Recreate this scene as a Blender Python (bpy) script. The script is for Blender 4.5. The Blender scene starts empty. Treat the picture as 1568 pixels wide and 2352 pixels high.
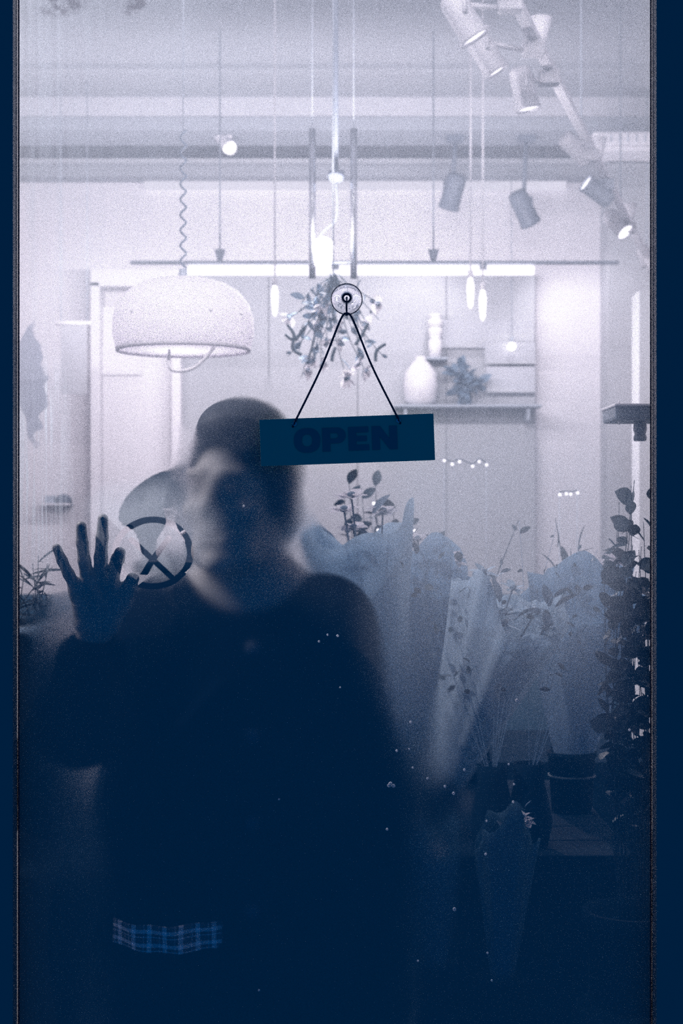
# Shop door at night: fogged glass, an OPEN sign on a suction cup, a person with a raised hand inside.
import bpy, bmesh, math, random
import numpy as np
from mathutils import Vector, Matrix
random.seed(7)
rng = np.random.default_rng(7)
scn = bpy.context.scene
COL = scn.collection

# ------------------------------------------------------------------ camera, world, exposure
CAM_D, CAM_Z, PPM = 2.4, 1.5, 1500.0        # metres in front of the pane, eye height, photo pixels per metre on the pane
cam = bpy.data.cameras.new('camera')
cam_o = bpy.data.objects.new('camera', cam)
COL.objects.link(cam_o)
cam_o.location = (0, -CAM_D, CAM_Z)
cam_o.rotation_euler = (math.radians(90), 0, 0)
cam.sensor_fit = 'HORIZONTAL'
cam.sensor_width = 36.0
cam.lens = 36.0 * CAM_D / (1568 / PPM)
cam.dof.use_dof = True
cam.dof.focus_distance = CAM_D + 0.05
cam.dof.aperture_fstop = 16.0
cam.clip_start = 0.05
scn.camera = cam_o

world = bpy.data.worlds.new('night_street')
scn.world = world
world.use_nodes = True
world.node_tree.nodes['Background'].inputs['Color'].default_value = (0.0012, 0.061, 0.212, 1)
world.node_tree.nodes['Background'].inputs['Strength'].default_value = 1.0

scn.view_settings.view_transform = 'Standard'
scn.view_settings.look = 'None'
scn.view_settings.gamma = 1.0
scn.view_settings.use_curve_mapping = False
scn.view_settings.exposure = 0.0
scn.cycles.max_bounces = 8
scn.cycles.transmission_bounces = 6
scn.cycles.diffuse_bounces = 2
scn.cycles.glossy_bounces = 2
scn.cycles.use_adaptive_sampling = True
scn.cycles.adaptive_threshold = 0.1
scn.cycles.transparent_max_bounces = 8
scn.cycles.sample_clamp_indirect = 4.0
scn.cycles.caustics_reflective = False
scn.cycles.caustics_refractive = True
scn.cycles.adaptive_min_samples = 20
scn.cycles.use_denoising = False

LAMP = (1.0, 0.93, 1.05)                    # the colour of every lamp in the shop
LIGHT_SCALE = 1.06

def at(px, py, y):
    """A point at depth y (metres behind the pane) measured from its position in the photograph."""
    s = (CAM_D + y) / (CAM_D * PPM)
    return Vector(((px - 784) * s, y, CAM_Z + (1176 - py) * s))

def mpp(y):
    return (CAM_D + y) / (CAM_D * PPM)

# ------------------------------------------------------------------ materials
def srgb(r, g, b):
    f = lambda c: (c / 255 / 12.92) if c / 255 <= 0.04045 else ((c / 255 + 0.055) / 1.055) ** 2.4
    return (f(r), f(g), f(b))

MATS = {}
def mat(name, col, rough=0.6, metal=0.0, var=0.12, scale=18.0, bump=0.0, spec=0.4):
    if name in MATS:
        return MATS[name]
    m = bpy.data.materials.new(name)
    m.use_nodes = True
    nt = m.node_tree
    b = nt.nodes['Principled BSDF']
    b.inputs['Roughness'].default_value = rough
    b.inputs['Metallic'].default_value = metal
    b.inputs['Specular IOR Level'].default_value = spec
    tc = nt.nodes.new('ShaderNodeTexCoord')
    nz = nt.nodes.new('ShaderNodeTexNoise')
    nz.inputs['Scale'].default_value = scale
    nz.inputs['Detail'].default_value = 4
    nt.links.new(tc.outputs['Object'], nz.inputs['Vector'])
    mx = nt.nodes.new('ShaderNodeMix')
    mx.data_type = 'RGBA'
    mx.inputs['A'].default_value = (*[c * (1 - var) for c in col], 1)
    mx.inputs['B'].default_value = (*[min(1, c * (1 + var)) for c in col], 1)
    nt.links.new(nz.outputs['Fac'], mx.inputs['Factor'])
    nt.links.new(mx.outputs['Result'], b.inputs['Base Color'])
    if bump:
        bp = nt.nodes.new('ShaderNodeBump')
        bp.inputs['Strength'].default_value = bump
        bp.inputs['Distance'].default_value = 0.004
        nt.links.new(nz.outputs['Fac'], bp.inputs['Height'])
        nt.links.new(bp.outputs['Normal'], b.inputs['Normal'])
    MATS[name] = m
    return m

def emit(name, strength, col=LAMP, sampling='NONE'):
    if name in MATS:
        return MATS[name]
    m = bpy.data.materials.new(name)
    m.use_nodes = True
    nt = m.node_tree
    nt.nodes.clear()
    e = nt.nodes.new('ShaderNodeEmission')
    e.inputs['Color'].default_value = (*col, 1)
    e.inputs['Strength'].default_value = strength * LIGHT_SCALE
    o = nt.nodes.new('ShaderNodeOutputMaterial')
    nt.links.new(e.outputs[0], o.inputs[0])
    m.cycles.emission_sampling = sampling
    MATS[name] = m
    return m

def translucent(name, col, fac=0.6, rough=0.5):
    if name in MATS:
        return MATS[name]
    m = bpy.data.materials.new(name)
    m.use_nodes = True
    nt = m.node_tree
    nt.nodes.clear()
    tc = nt.nodes.new('ShaderNodeTexCoord')
    nz = nt.nodes.new('ShaderNodeTexNoise')
    nz.inputs['Scale'].default_value = 25
    nt.links.new(tc.outputs['Object'], nz.inputs['Vector'])
    mx = nt.nodes.new('ShaderNodeMix')
    mx.data_type = 'RGBA'
    mx.inputs['A'].default_value = (*[c * 0.93 for c in col], 1)
    mx.inputs['B'].default_value = (*col, 1)
    nt.links.new(nz.outputs['Fac'], mx.inputs['Factor'])
    t = nt.nodes.new('ShaderNodeBsdfTranslucent')
    d = nt.nodes.new('ShaderNodeBsdfDiffuse')
    nt.links.new(mx.outputs['Result'], t.inputs['Color'])
    nt.links.new(mx.outputs['Result'], d.inputs['Color'])
    ms = nt.nodes.new('ShaderNodeMixShader')
    ms.inputs[0].default_value = fac
    nt.links.new(d.outputs[0], ms.inputs[1])
    nt.links.new(t.outputs[0], ms.inputs[2])
    o = nt.nodes.new('ShaderNodeOutputMaterial')
    nt.links.new(ms.outputs[0], o.inputs[0])
    MATS[name] = m
    return m

def glass(name, col=(0.97, 0.98, 1.0), rough=0.02, ior=1.45):
    if name in MATS:
        return MATS[name]
    m = bpy.data.materials.new(name)
    m.use_nodes = True
    nt = m.node_tree
    nt.nodes.clear()
    g = nt.nodes.new('ShaderNodeBsdfGlass')
    g.inputs['Color'].default_value = (*col, 1)
    g.inputs['IOR'].default_value = ior
    tc = nt.nodes.new('ShaderNodeTexCoord')
    nz = nt.nodes.new('ShaderNodeTexNoise')
    nz.inputs['Scale'].default_value = 60
    nt.links.new(tc.outputs['Object'], nz.inputs['Vector'])
    mr = nt.nodes.new('ShaderNodeMapRange')
    mr.inputs['To Min'].default_value = rough * 0.5
    mr.inputs['To Max'].default_value = rough * 1.5
    nt.links.new(nz.outputs['Fac'], mr.inputs['Value'])
    nt.links.new(mr.outputs[0], g.inputs['Roughness'])
    o = nt.nodes.new('ShaderNodeOutputMaterial')
    nt.links.new(g.outputs[0], o.inputs[0])
    MATS[name] = m
    return m

# ---- the fogged pane: node expressions in photo pixels on the pane
class E:
    nt = None
    def __init__(s, v): s.v = v
    @staticmethod
    def _op(op, *a, clamp=False):
        n = E.nt.nodes.new('ShaderNodeMath')
        n.operation = op
        n.use_clamp = clamp
        for i, x in enumerate(a):
            x = x.v if isinstance(x, E) else x
            if isinstance(x, (int, float)):
                n.inputs[i].default_value = x
            else:
                E.nt.links.new(x, n.inputs[i])
        return E(n.outputs[0])
    def __add__(s, o): return E._op('ADD', s, o)
    __radd__ = __add__
    def __sub__(s, o): return E._op('SUBTRACT', s, o)
    def __rsub__(s, o): return E._op('SUBTRACT', o, s)
    def __mul__(s, o): return E._op('MULTIPLY', s, o)
    __rmul__ = __mul__
    def __truediv__(s, o): return E._op('DIVIDE', s, o)
def e_min(a, b): return E._op('MINIMUM', a, b)
def e_max(a, b): return E._op('MAXIMUM', a, b)
def e_abs(a): return E._op('ABSOLUTE', a)
def e_sqrt(a): return E._op('SQRT', a)
def e_clamp(a): return E._op('ADD', a, 0.0, clamp=True)
def e_step(x, e0, e1):
    """smooth ramp: 0 at e0, 1 at e1"""
    n = E.nt.nodes.new('ShaderNodeMapRange')
    n.interpolation_type = 'SMOOTHSTEP'
    lo, hi, a, b = (e0, e1, 0.0, 1.0) if e0 < e1 else (e1, e0, 1.0, 0.0)
    n.inputs['From Min'].default_value = lo
    n.inputs['From Max'].default_value = hi
    n.inputs['To Min'].default_value = a
    n.inputs['To Max'].default_value = b
    E.nt.links.new(x.v, n.inputs['Value'])
    return E(n.outputs[0])
def e_noise(x, z, sx, sz, detail=2, off=0.0):
    c = E.nt.nodes.new('ShaderNodeCombineXYZ')
    E.nt.links.new((x * sx).v, c.inputs[0])
    E.nt.links.new((z * sz).v, c.inputs[1])
    c.inputs[2].default_value = off
    n = E.nt.nodes.new('ShaderNodeTexNoise')
    n.inputs['Scale'].default_value = 1.0
    n.inputs['Detail'].default_value = detail
    E.nt.links.new(c.outputs[0], n.inputs['Vector'])
    return E(n.outputs['Fac'])
def e_ell(px, py, cx, cy, rx, ry):
    dx, dy = (px - cx) / rx, (py - cy) / ry
    return e_sqrt(dx * dx + dy * dy)
def e_seg(px, py, ax, ay, bx, by):
    L2 = float((bx - ax) ** 2 + (by - ay) ** 2)
    t = e_clamp(((px - ax) * ((bx - ax) / L2)) + ((py - ay) * ((by - ay) / L2)))
    dx, dy = px - ax - t * (bx - ax), py - ay - t * (by - ay)
    return e_sqrt(dx * dx + dy * dy)

PANE_IOR = 1.3
FILM = 0.22
def pane_outer():
    m = bpy.data.materials.new('pane_street_face')
    m.use_nodes = True
    nt = m.node_tree
    nt.nodes.clear()
    r = nt.nodes.new('ShaderNodeBsdfRefraction')
    r.inputs['IOR'].default_value = PANE_IOR
    r.inputs['Roughness'].default_value = 0.0
    d = nt.nodes.new('ShaderNodeBsdfDiffuse')
    d.inputs['Color'].default_value = (0.9, 0.9, 0.9, 1)
    ms = nt.nodes.new('ShaderNodeMixShader')
    ms.inputs[0].default_value = FILM
    nt.links.new(r.outputs[0], ms.inputs[1])
    nt.links.new(d.outputs[0], ms.inputs[2])
    o = nt.nodes.new('ShaderNodeOutputMaterial')
    nt.links.new(ms.outputs[0], o.inputs[0])
    return m

def pane_inner():
    m = bpy.data.materials.new('pane_fogged_face')
    m.use_nodes = True
    nt = m.node_tree
    nt.nodes.clear()
    E.nt = nt
    tc = nt.nodes.new('ShaderNodeTexCoord')
    sp = nt.nodes.new('ShaderNodeSeparateXYZ')
    nt.links.new(tc.outputs['Object'], sp.inputs[0])
    X, Z = E(sp.outputs[0]), E(sp.outputs[2])
    px = X * PPM + 784.0
    py = 1176.0 - (Z - CAM_Z) * PPM
    # wobble for soft organic borders
    w1 = e_noise(px, py, 1 / 90, 1 / 90, 2, 2.0) - 0.5
    qx, qy = px + w1 * 90, py + w1 * 70
    # breath fog around the person: strong scatter in the ellipses, fading out
    head = e_step(e_ell(qx, qy, 572, 1130, 178, 255), 1.12, 0.55)
    body = e_step(e_ell(qx, qy, 560, 1950, 520, 700), 1.15, 0.78)
    arm = e_step(e_ell(qx, qy, 200, 1620, 230, 240), 1.15, 0.7)
    person = e_max(e_max(head, body), arm)
    blotch = e_noise(px, py, 1 / 170, 1 / 260, 3, 9.0) - 0.5
    runs = e_noise(px, py, 1 / 16, 1 / 420, 2, 12.0) - 0.5
    # thickness of the veil: heavy at the top, thinning out downwards
    left = e_step(px, 330, 60)
    veil = FOG_LO + e_step(py, 1050, 300) * 0.42 + e_step(py, 1500, 1000) * 0.06
    veil = veil + e_step(px, 780, 980) * e_step(px, 1500, 1330) * e_step(py, 1800, 1180) * e_step(py, 700, 1100) * 0.36
    drip = e_step(e_noise(px, py, 1 / 9, 1 / 300, 2, 44.0), 0.42, 0.62)
    veil = veil + e_step(px, 190, 90) * e_step(py, 780, 950) * e_step(py, 1420, 1150) * (0.12 + 0.5 * drip)
    veil = veil * (1.0 - 0.95 * e_step(e_ell(qx, qy, 600, 1170, 125, 250), 1.0, 0.5))  # shade on the head put into the veil, thinned in its outline
    veil = veil + e_step(e_ell(qx, qy, 345, 1225, 190, 150), 1.0, 0.45) * e_step(py, 1385, 1300) * 0.42
    veil = veil * (1.0 + blotch * 0.5 + runs * (0.22 + left * 0.9))
    veil = veil * (1.0 - 0.93 * e_step(e_ell(qx, qy, 590, 2050, 350, 720), 1.06, 0.9))  # veil thinned over the torso as well, to keep the coat dark
    rough = 0.05 + person * 0.37 + head * 0.07 + blotch * 0.03
    # drip scar at the left edge
    scar = e_step(e_ell(qx, qy, 74, 880, 26, 150), 1.05, 0.8)
    veil = veil * (1.0 - scar * 0.7)
    # finger-drawn circle with a cross
    jx, jy = px + w1 * 8, py + w1 * 6
    ring = e_abs(e_ell(jx, jy, 350, 1270, 86, 77) - 1.0) * 81.0
    s1 = e_seg(jx, jy, 386, 1236, 348, 1290)
    s1b = e_seg(jx, jy, 348, 1290, 318, 1338)
    s2 = e_seg(jx, jy, 302, 1240, 396, 1328)
    d = e_min(e_min(ring, s1 + 0.5), e_min(s1b, s2 + 1.0))
    wipe = e_step(d, 9.0, 6.0)
    # smears left of the hand
    smear = e_step(e_ell(qx, qy, 85, 1390, 45, 110), 1.0, 0.6) * e_step(e_noise(px + py * 0.55, py, 1 / 11, 1 / 60, 2, 20.0), 0.48, 0.6)
    rub = e_step(e_ell(px + py * 0.6, py, 152, 8, 62, 34), 1.1, 0.5) + e_step(e_ell(px + py * 0.6, py, 318, 8, 30, 30), 1.1, 0.5)
    smear = e_clamp(smear + rub * e_step(e_noise(px, py, 1 / 22, 1 / 22, 3, 31.0), 0.35, 0.65) * 1.2)
    rough = rough * (1.0 - 0.75 * e_step(e_ell(px, py, 370, 2150, 190, 75), 1.1, 0.6))
    keep = (1.0 - wipe) * (1.0 - smear * 0.6)
    veil = e_clamp(veil * keep)
    rough = e_clamp(rough * (1.0 - wipe))
    r = nt.nodes.new('ShaderNodeBsdfRefraction')
    r.inputs['IOR'].default_value = PANE_IOR
    nt.links.new(rough.v, r.inputs['Roughness'])
    t = nt.nodes.new('ShaderNodeBsdfTranslucent')
    t.inputs['Color'].default_value = (0.77, 0.86, 0.91, 1)
    stain = nt.nodes.new('ShaderNodeCombineColor')
    for i, k in enumerate((0.34, 0.28, 0.23)):
        nt.links.new((0.95 - scar * k).v, stain.inputs[i])
    nt.links.new(stain.outputs[0], r.inputs['Color'])
    ms = nt.nodes.new('ShaderNodeMixShader')
    nt.links.new(veil.v, ms.inputs[0])
    nt.links.new(r.outputs[0], ms.inputs[1])
    nt.links.new(t.outputs[0], ms.inputs[2])
    o = nt.nodes.new('ShaderNodeOutputMaterial')
    nt.links.new(ms.outputs[0], o.inputs[0])
    return m
FOG_LO = 0.006

M = dict(
    frame=mat('door_paint', (0.194, 0.194, 0.20), 0.45, var=0.05, scale=4),
    wall=mat('pale_plaster', (0.82, 0.80, 0.84), 0.8, var=0.03, scale=3),
    ceil=mat('grey_ceiling', (0.37, 0.38, 0.41), 0.85, var=0.12, scale=0.8),
    slate=mat('blue_grey_panel', (0.50, 0.51, 0.54), 0.8, var=0.08, scale=2),
    dark=mat('dark_navy', (0.004, 0.012, 0.022), 0.9, var=0.2, scale=6, spec=0.05),
    floor=mat('dark_floor', (0.006, 0.016, 0.026), 0.8, var=0.2, scale=3, spec=0.1),
    white=mat('white_enamel', (0.85, 0.83, 0.87), 0.4, var=0.03),
    grey=mat('grey_metal', (0.40, 0.44, 0.50), 0.5, var=0.06),
    cangrey=mat('dark_can_paint', (0.15, 0.17, 0.21), 0.5, var=0.06),
    canwhite=mat('spot_can_paint', (0.50, 0.49, 0.52), 0.5, var=0.05),
    chrome=mat('chrome', (0.75, 0.76, 0.80), 0.18, 1.0, var=0.05),
    cord=mat('dark_cord', (0.015, 0.03, 0.055), 0.7, var=0.2, scale=300),
    shade=translucent('opal_plastic', (0.92, 0.90, 0.94), 0.45),
    paper=translucent('wrapping_paper', (0.46, 0.60, 0.73), 0.7),
    palepaper=translucent('pale_wrapping_paper', (0.56, 0.69, 0.80), 0.6),
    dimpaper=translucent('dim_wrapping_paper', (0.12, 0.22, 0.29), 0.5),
    leaf=mat('dark_leaf', (0.012, 0.035, 0.055), 0.6, var=0.3, scale=40),
    greyleaf=mat('grey_leaf', (0.14, 0.20, 0.27), 0.6, var=0.3, scale=40),
    petal=translucent('white_petal', (0.88, 0.85, 0.89), 0.4),
    sign=mat('sign_board', (0.13, 0.337, 0.278), 0.5, var=0.06, scale=30),
    ink=mat('sign_letters', (0.06, 0.165, 0.195), 0.5, var=0.05, scale=30),
    skin=mat('skin', (0.21, 0.205, 0.20), 0.55, var=0.08, scale=30),
    coat=mat('black_coat', (0.002, 0.004, 0.008), 0.95, var=0.3, scale=80, bump=0.3, spec=0.0),
    hair=mat('dark_hair', (0.012, 0.018, 0.028), 0.7, var=0.3, scale=120, spec=0.2),
    ceramic=mat('white_ceramic', (0.86, 0.84, 0.88), 0.3, var=0.03),
    glow=emit('lamp_glow', 5.0),
    strip=emit('strip_glow', 2.6),
    lens=emit('spot_lens', 4.0),
    fairy=emit('fairy_glow', 3.5),
)

# ------------------------------------------------------------------ mesh helpers
def link(o, parent=None):
    COL.objects.link(o)
    if parent is not None:
        o.parent = parent
    return o

def mesh_obj(name, verts, faces, m, parent=None, smooth=True, loc=None):
    me = bpy.data.meshes.new(name)
    me.from_pydata([tuple(v) for v in verts], [], [tuple(f) for f in faces])
    me.update()
    if smooth:
        me.polygons.foreach_set('use_smooth', [True] * len(me.polygons))
    if m is not None:
        me.materials.append(m)
    o = bpy.data.objects.new(name, me)
    if loc is not None:
        o.location = loc
    return link(o, parent)

def bm_obj(name, bm, m, parent=None, smooth=False):
    me = bpy.data.meshes.new(name)
    bm.normal_update()
    bm.to_mesh(me)
    bm.free()
    if smooth:
        me.polygons.foreach_set('use_smooth', [True] * len(me.polygons))
    me.materials.append(m)
    return link(bpy.data.objects.new(name, me), parent)

def box(name, lo, hi, m, parent=None, bevel=0.0, rot=None, seg=2):
    bm = bmesh.new()
    lo, hi = Vector(lo), Vector(hi)
    bmesh.ops.create_cube(bm, size=1)
    c, s = (lo + hi) / 2, hi - lo
    for v in bm.verts:
        v.co = Vector((v.co.x * s.x, v.co.y * s.y, v.co.z * s.z))
    if bevel:
        bmesh.ops.bevel(bm, geom=bm.edges[:], offset=bevel, segments=seg, affect='EDGES', profile=0.6)
    for v in bm.verts:
        v.co = (rot @ v.co if rot is not None else v.co) + c
    return bm_obj(name, bm, m, parent)

def lathe_data(profile, n=32):
    V, F = [], []
    k = len(profile)
    for i in range(n):
        a = 2 * math.pi * i / n
        for r, z in profile:
            V.append((r * math.cos(a), r * math.sin(a), z))
    for i in range(n):
        j = (i + 1) % n
        for t in range(k - 1):
            F.append((i * k + t, j * k + t, j * k + t + 1, i * k + t + 1))
    return V, F

def frame_for(d):
    d = Vector(d).normalized()
    u = d.orthogonal().normalized()
    return Matrix((u, d.cross(u), d)).transposed()

def lathe(name, profile, m, parent=None, loc=(0, 0, 0), axis=(0, 0, 1), n=32):
    V, F = lathe_data(profile, n)
    R = frame_for(axis) if tuple(axis) != (0, 0, 1) else Matrix.Identity(3)
    L = Vector(loc)
    return mesh_obj(name, [R @ Vector(v) + L for v in V], F, m, parent)

def tube_data(pts, r, n=8, cap=True):
    pts = [Vector(p) for p in pts]
    rs = r if isinstance(r, (list, tuple)) else [r] * len(pts)
    V, F = [], []
    u = None
    for i, p in enumerate(pts):
        t = (pts[min(i + 1, len(pts) - 1)] - pts[max(i - 1, 0)]).normalized()
        if u is None:
            u = t.orthogonal().normalized()
        else:
            u = (u - t * u.dot(t)).normalized()
        w = t.cross(u)
        for k in range(n):
            a = 2 * math.pi * k / n
            V.append(p + (u * math.cos(a) + w * math.sin(a)) * rs[i])
    for i in range(len(pts) - 1):
        for k in range(n):
            j = (k + 1) % n
            F.append((i * n + k, i * n + j, (i + 1) * n + j, (i + 1) * n + k))
    if cap:
        F.append(tuple(range(n))[::-1])
        F.append(tuple((len(pts) - 1) * n + k for k in range(n)))
    return V, F

def tube(name, pts, r, m, parent=None, n=8):
    V, F = tube_data(pts, r, n)
    return mesh_obj(name, V, F, m, parent)

def spline(pts, k=8):
    pts = [Vector(p) for p in pts]
    out = []
    for i in range(len(pts) - 1):
        p0, p1, p2, p3 = pts[max(i - 1, 0)], pts[i], pts[i + 1], pts[min(i + 2, len(pts) - 1)]
        for j in range(k):
            t = j / k
            out.append(0.5 * ((2 * p1) + (p2 - p0) * t + (2 * p0 - 5 * p1 + 4 * p2 - p3) * t * t + (3 * p1 - p0 - 3 * p2 + p3) * t ** 3))
    out.append(pts[-1])
    return out

def empty(name, loc):
    o = bpy.data.objects.new(name, None)
    o.empty_display_size = 0.05
    o.location = loc
    return link(o)

def tag(o, label, cat, group=None):
    o['label'] = label
    o['category'] = cat
    if group:
        o['group'] = group
    return o

def thing(name, label, cat, group=None):
    return tag(empty(name, (0, 0, 0)), label, cat, group)

def struct(o):
    o['kind'] = 'structure'
    return o

def rebase(root):
    """Move a thing's Empty to the foot of its parts without moving the parts."""
    lo = [1e9] * 3
    hi = [-1e9] * 3
    for c in root.children:
        if c.type != 'MESH':
            continue
        mw = Matrix.Translation(c.location) @ c.rotation_euler.to_matrix().to_4x4() @ Matrix.Diagonal((*c.scale, 1))
        for b in c.bound_box:
            p = mw @ Vector(b)
            for i in range(3):
                lo[i] = min(lo[i], p[i])
                hi[i] = max(hi[i], p[i])
    base = Vector(((lo[0] + hi[0]) / 2, (lo[1] + hi[1]) / 2, lo[2]))
    for c in root.children:
        c.location = c.location - base
    root.location = base
    return root

def lamp(kind, loc, power, parent=None, radius=0.03, direction=None, angle=60, blend=0.6):
    l = bpy.data.lights.new('light', kind)
    l.energy = power * LIGHT_SCALE
    l.color = tuple(min(1.0, c) for c in LAMP)
    l.shadow_soft_size = radius
    o = bpy.data.objects.new('light', l)
    o.location = loc
    if kind == 'SPOT':
        l.spot_size = math.radians(angle)
        l.spot_blend = blend
        o.rotation_euler = Vector(direction).to_track_quat('-Z', 'Y').to_euler()
    return link(o, parent)

# ---- signed-distance modelling for the figure
class Field:
    def __init__(s, lo, hi, res):
        s.lo = np.array(lo, float)
        s.res = res
        s.n = np.maximum(((np.array(hi) - s.lo) / res).astype(int) + 1, 4)
        s.d = np.full(s.n, 1.0, np.float32)
    def _sub(s, lo, hi):
        i0 = np.clip(((np.array(lo) - s.lo) / s.res).astype(int), 0, s.n)
        i1 = np.clip(((np.array(hi) - s.lo) / s.res).astype(int) + 2, 0, s.n)
        sl = tuple(slice(a, b) for a, b in zip(i0, i1))
        ax = [s.lo[k] + s.res * np.arange(i0[k], i1[k]) for k in range(3)]
        return sl, ax
    def _blend(s, sl, d, k, sub):
        a = s.d[sl]
        if sub:
            h = np.clip(0.5 - 0.5 * (a + d) / k, 0, 1)
            s.d[sl] = a * (1 - h) - d * h + k * h * (1 - h)
        else:
            h = np.clip(0.5 + 0.5 * (d - a) / k, 0, 1)
            s.d[sl] = d * (1 - h) + a * h - k * h * (1 - h)
    def cone(s, a, b, ra, rb=None, k=0.01, sub=False, sq=(1, 1, 1)):
        rb = ra if rb is None else rb
        a, b = np.array(a, float), np.array(b, float)
        R = max(ra, rb) * max(1 / min(sq), 1) + 3 * k + 3 * s.res
        sl, (X, Y, Z) = s._sub(np.minimum(a, b) - R, np.maximum(a, b) + R)
        X, Y, Z = X[:, None, None], Y[None, :, None], Z[None, None, :]
        ba = b - a
        L = float(ba @ ba) or 1e-9
        t = np.clip(((X - a[0]) * ba[0] + (Y - a[1]) * ba[1] + (Z - a[2]) * ba[2]) / L, 0, 1)
        d = np.sqrt(((X - a[0] - t * ba[0]) * sq[0]) ** 2 + ((Y - a[1] - t * ba[1]) * sq[1]) ** 2 + ((Z - a[2] - t * ba[2]) * sq[2]) ** 2)
        s._blend(sl, (d - (ra + (rb - ra) * t)).astype(np.float32), k, sub)
    def ell(s, c, r, k=0.01, rot=None, sub=False):
        c, r = np.array(c, float), np.array(r, float)
        R = r.max() + 3 * k + 3 * s.res
        sl, (X, Y, Z) = s._sub(c - R, c + R)
        P = np.stack(np.meshgrid(X - c[0], Y - c[1], Z - c[2], indexing='ij'), -1)
        if rot is not None:
            P = P @ np.array(rot)
        q = np.sqrt(((P / r) ** 2).sum(-1)) + 1e-9
        g = np.sqrt(((P / r ** 2) ** 2).sum(-1)) + 1e-9
        s._blend(sl, (q * (q - 1) / g).astype(np.float32), k, sub)
    def mesh(s):
        d = s.d
        inside = d < 0
        n = np.array(d.shape)
        c = np.zeros(n - 1, np.int8)
        for i in (0, 1):
            for j in (0, 1):
                for k in (0, 1):
                    c += inside[i:n[0] - 1 + i, j:n[1] - 1 + j, k:n[2] - 1 + k]
        cells = np.argwhere((c > 0) & (c < 8))
        idx = np.full(n - 1, -1, np.int64)
        idx[tuple(cells.T)] = np.arange(len(cells))
        acc = np.zeros((len(cells), 3))
        cnt = np.zeros(len(cells))
        cor = [(i, j, k) for i in (0, 1) for j in (0, 1) for k in (0, 1)]
        val = {q: d[cells[:, 0] + q[0], cells[:, 1] + q[1], cells[:, 2] + q[2]] for q in cor}
        for q in cor:
            for ax in range(3):
                if q[ax] == 0:
                    q2 = tuple(1 if t == ax else q[t] for t in range(3))
                    v0, v1 = val[q], val[q2]
                    m = (v0 < 0) != (v1 < 0)
                    t = np.where(m, v0 / np.where(m, v0 - v1, 1), 0)
                    p = np.tile(np.array(q, float), (len(cells), 1))
                    p[:, ax] += t
                    acc[m] += p[m]
                    cnt[m] += 1
        V = (cells + acc / cnt[:, None]) * s.res + s.lo
        F = []
        for ax in range(3):
            u, v = (ax + 1) % 3, (ax + 2) % 3
            sl0 = [slice(None)] * 3
            sl1 = [slice(None)] * 3
            sl0[ax], sl1[ax] = slice(0, -1), slice(1, None)
            a, b = inside[tuple(sl0)], inside[tuple(sl1)]
            e = np.argwhere(a != b)
            e = e[(e[:, u] > 0) & (e[:, v] > 0) & (e[:, u] < n[u] - 1) & (e[:, v] < n[v] - 1)]
            def off(du, dv):
                q = e.copy()
                q[:, u] -= du
                q[:, v] -= dv
                return idx[tuple(q.T)]
            f = np.stack([off(1, 1), off(0, 1), off(0, 0), off(1, 0)], 1)
            fl = b[tuple(e.T)]
            f[fl] = f[fl][:, ::-1]
            F.append(f)
        return V, np.concatenate(F)

def field_obj(name, fields, m, parent=None):
    Vs, Fs, o = [], [], 0
    for f in fields:
        V, F = f.mesh()
        Vs.append(V)
        Fs.append(F + o)
        o += len(V)
    V, F = np.concatenate(Vs), np.concatenate(Fs)
    return mesh_obj(name, V.tolist(), F.tolist(), m, parent)

# ------------------------------------------------------------------ the room
RX, RY, RH = 2.35, 8.2, 4.08
struct(box('floor', (-RX, 0.03, -0.1), (RX, RY, 0), M['floor']))
struct(box('ceiling', (-RX, 0.03, RH), (RX, RY, RH + 0.1), M['ceil']))
struct(box('wall_back', (-RX, RY, -0.1), (RX, RY + 0.1, RH + 0.1), M['wall']))
struct(box('wall_left', (-RX - 0.1, 0.03, -0.1), (-RX, RY, RH + 0.1), M['wall']))
struct(box('wall_right', (RX, 0.03, -0.1), (RX + 0.1, RY, RH + 0.1), M['wall']))
PL, PR, PT, PB = (41 - 784) / PPM, (1496 - 784) / PPM, 2.42, 0.22   # the glazed opening
SW = 0.13
wf = struct(empty('wall_front', (0, 0, 0)))
box('wall_panel', (-RX, -0.04, -0.1), (PL - SW, 0.06, RH + 0.1), M['frame'], wf)
box('wall_panel', (PR + SW, -0.04, -0.1), (RX, 0.06, RH + 0.1), M['frame'], wf)
box('wall_panel', (PL - SW, -0.04, PT + SW), (PR + SW, 0.06, RH + 0.1), M['frame'], wf)
box('door_sill', (PL - SW, -0.04, -0.1), (PR + SW, 0.06, 0.0), M['frame'], wf)

# ceiling seams and the ledges along the back wall
seam = mat('seam_shadow_gap', (0.16, 0.20, 0.26), 0.9)
def py_z(py, y): return at(784, py, y).z
struct(box('trim_1', (-RX, 6.62, RH - 0.03), (RX, 6.72, RH), M['ceil']))
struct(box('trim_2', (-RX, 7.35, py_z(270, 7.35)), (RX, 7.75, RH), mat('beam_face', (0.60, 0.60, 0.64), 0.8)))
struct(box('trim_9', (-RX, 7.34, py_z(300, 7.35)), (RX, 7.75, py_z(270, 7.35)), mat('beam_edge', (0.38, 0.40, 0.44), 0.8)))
struct(box('trim_3', (-RX, 7.9, py_z(374, 7.9)), (RX, RY, py_z(364, 7.9)), M['slate']))
struct(box('trim_4', (-RX, 8.0, py_z(405, 8.0)), (RX, RY, py_z(375, 8.0)), M['ceil']))
cove = tag(box('cove_light', (at(330, 0, 8.15).x, 8.15, py_z(434, 8.15)), (at(1300, 0, 8.15).x, 8.198, py_z(416, 8.15)), emit('cove_glow', 1.15), None, 0.004), 'long glowing cove strip under the ledge of the back wall', 'light')
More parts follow.
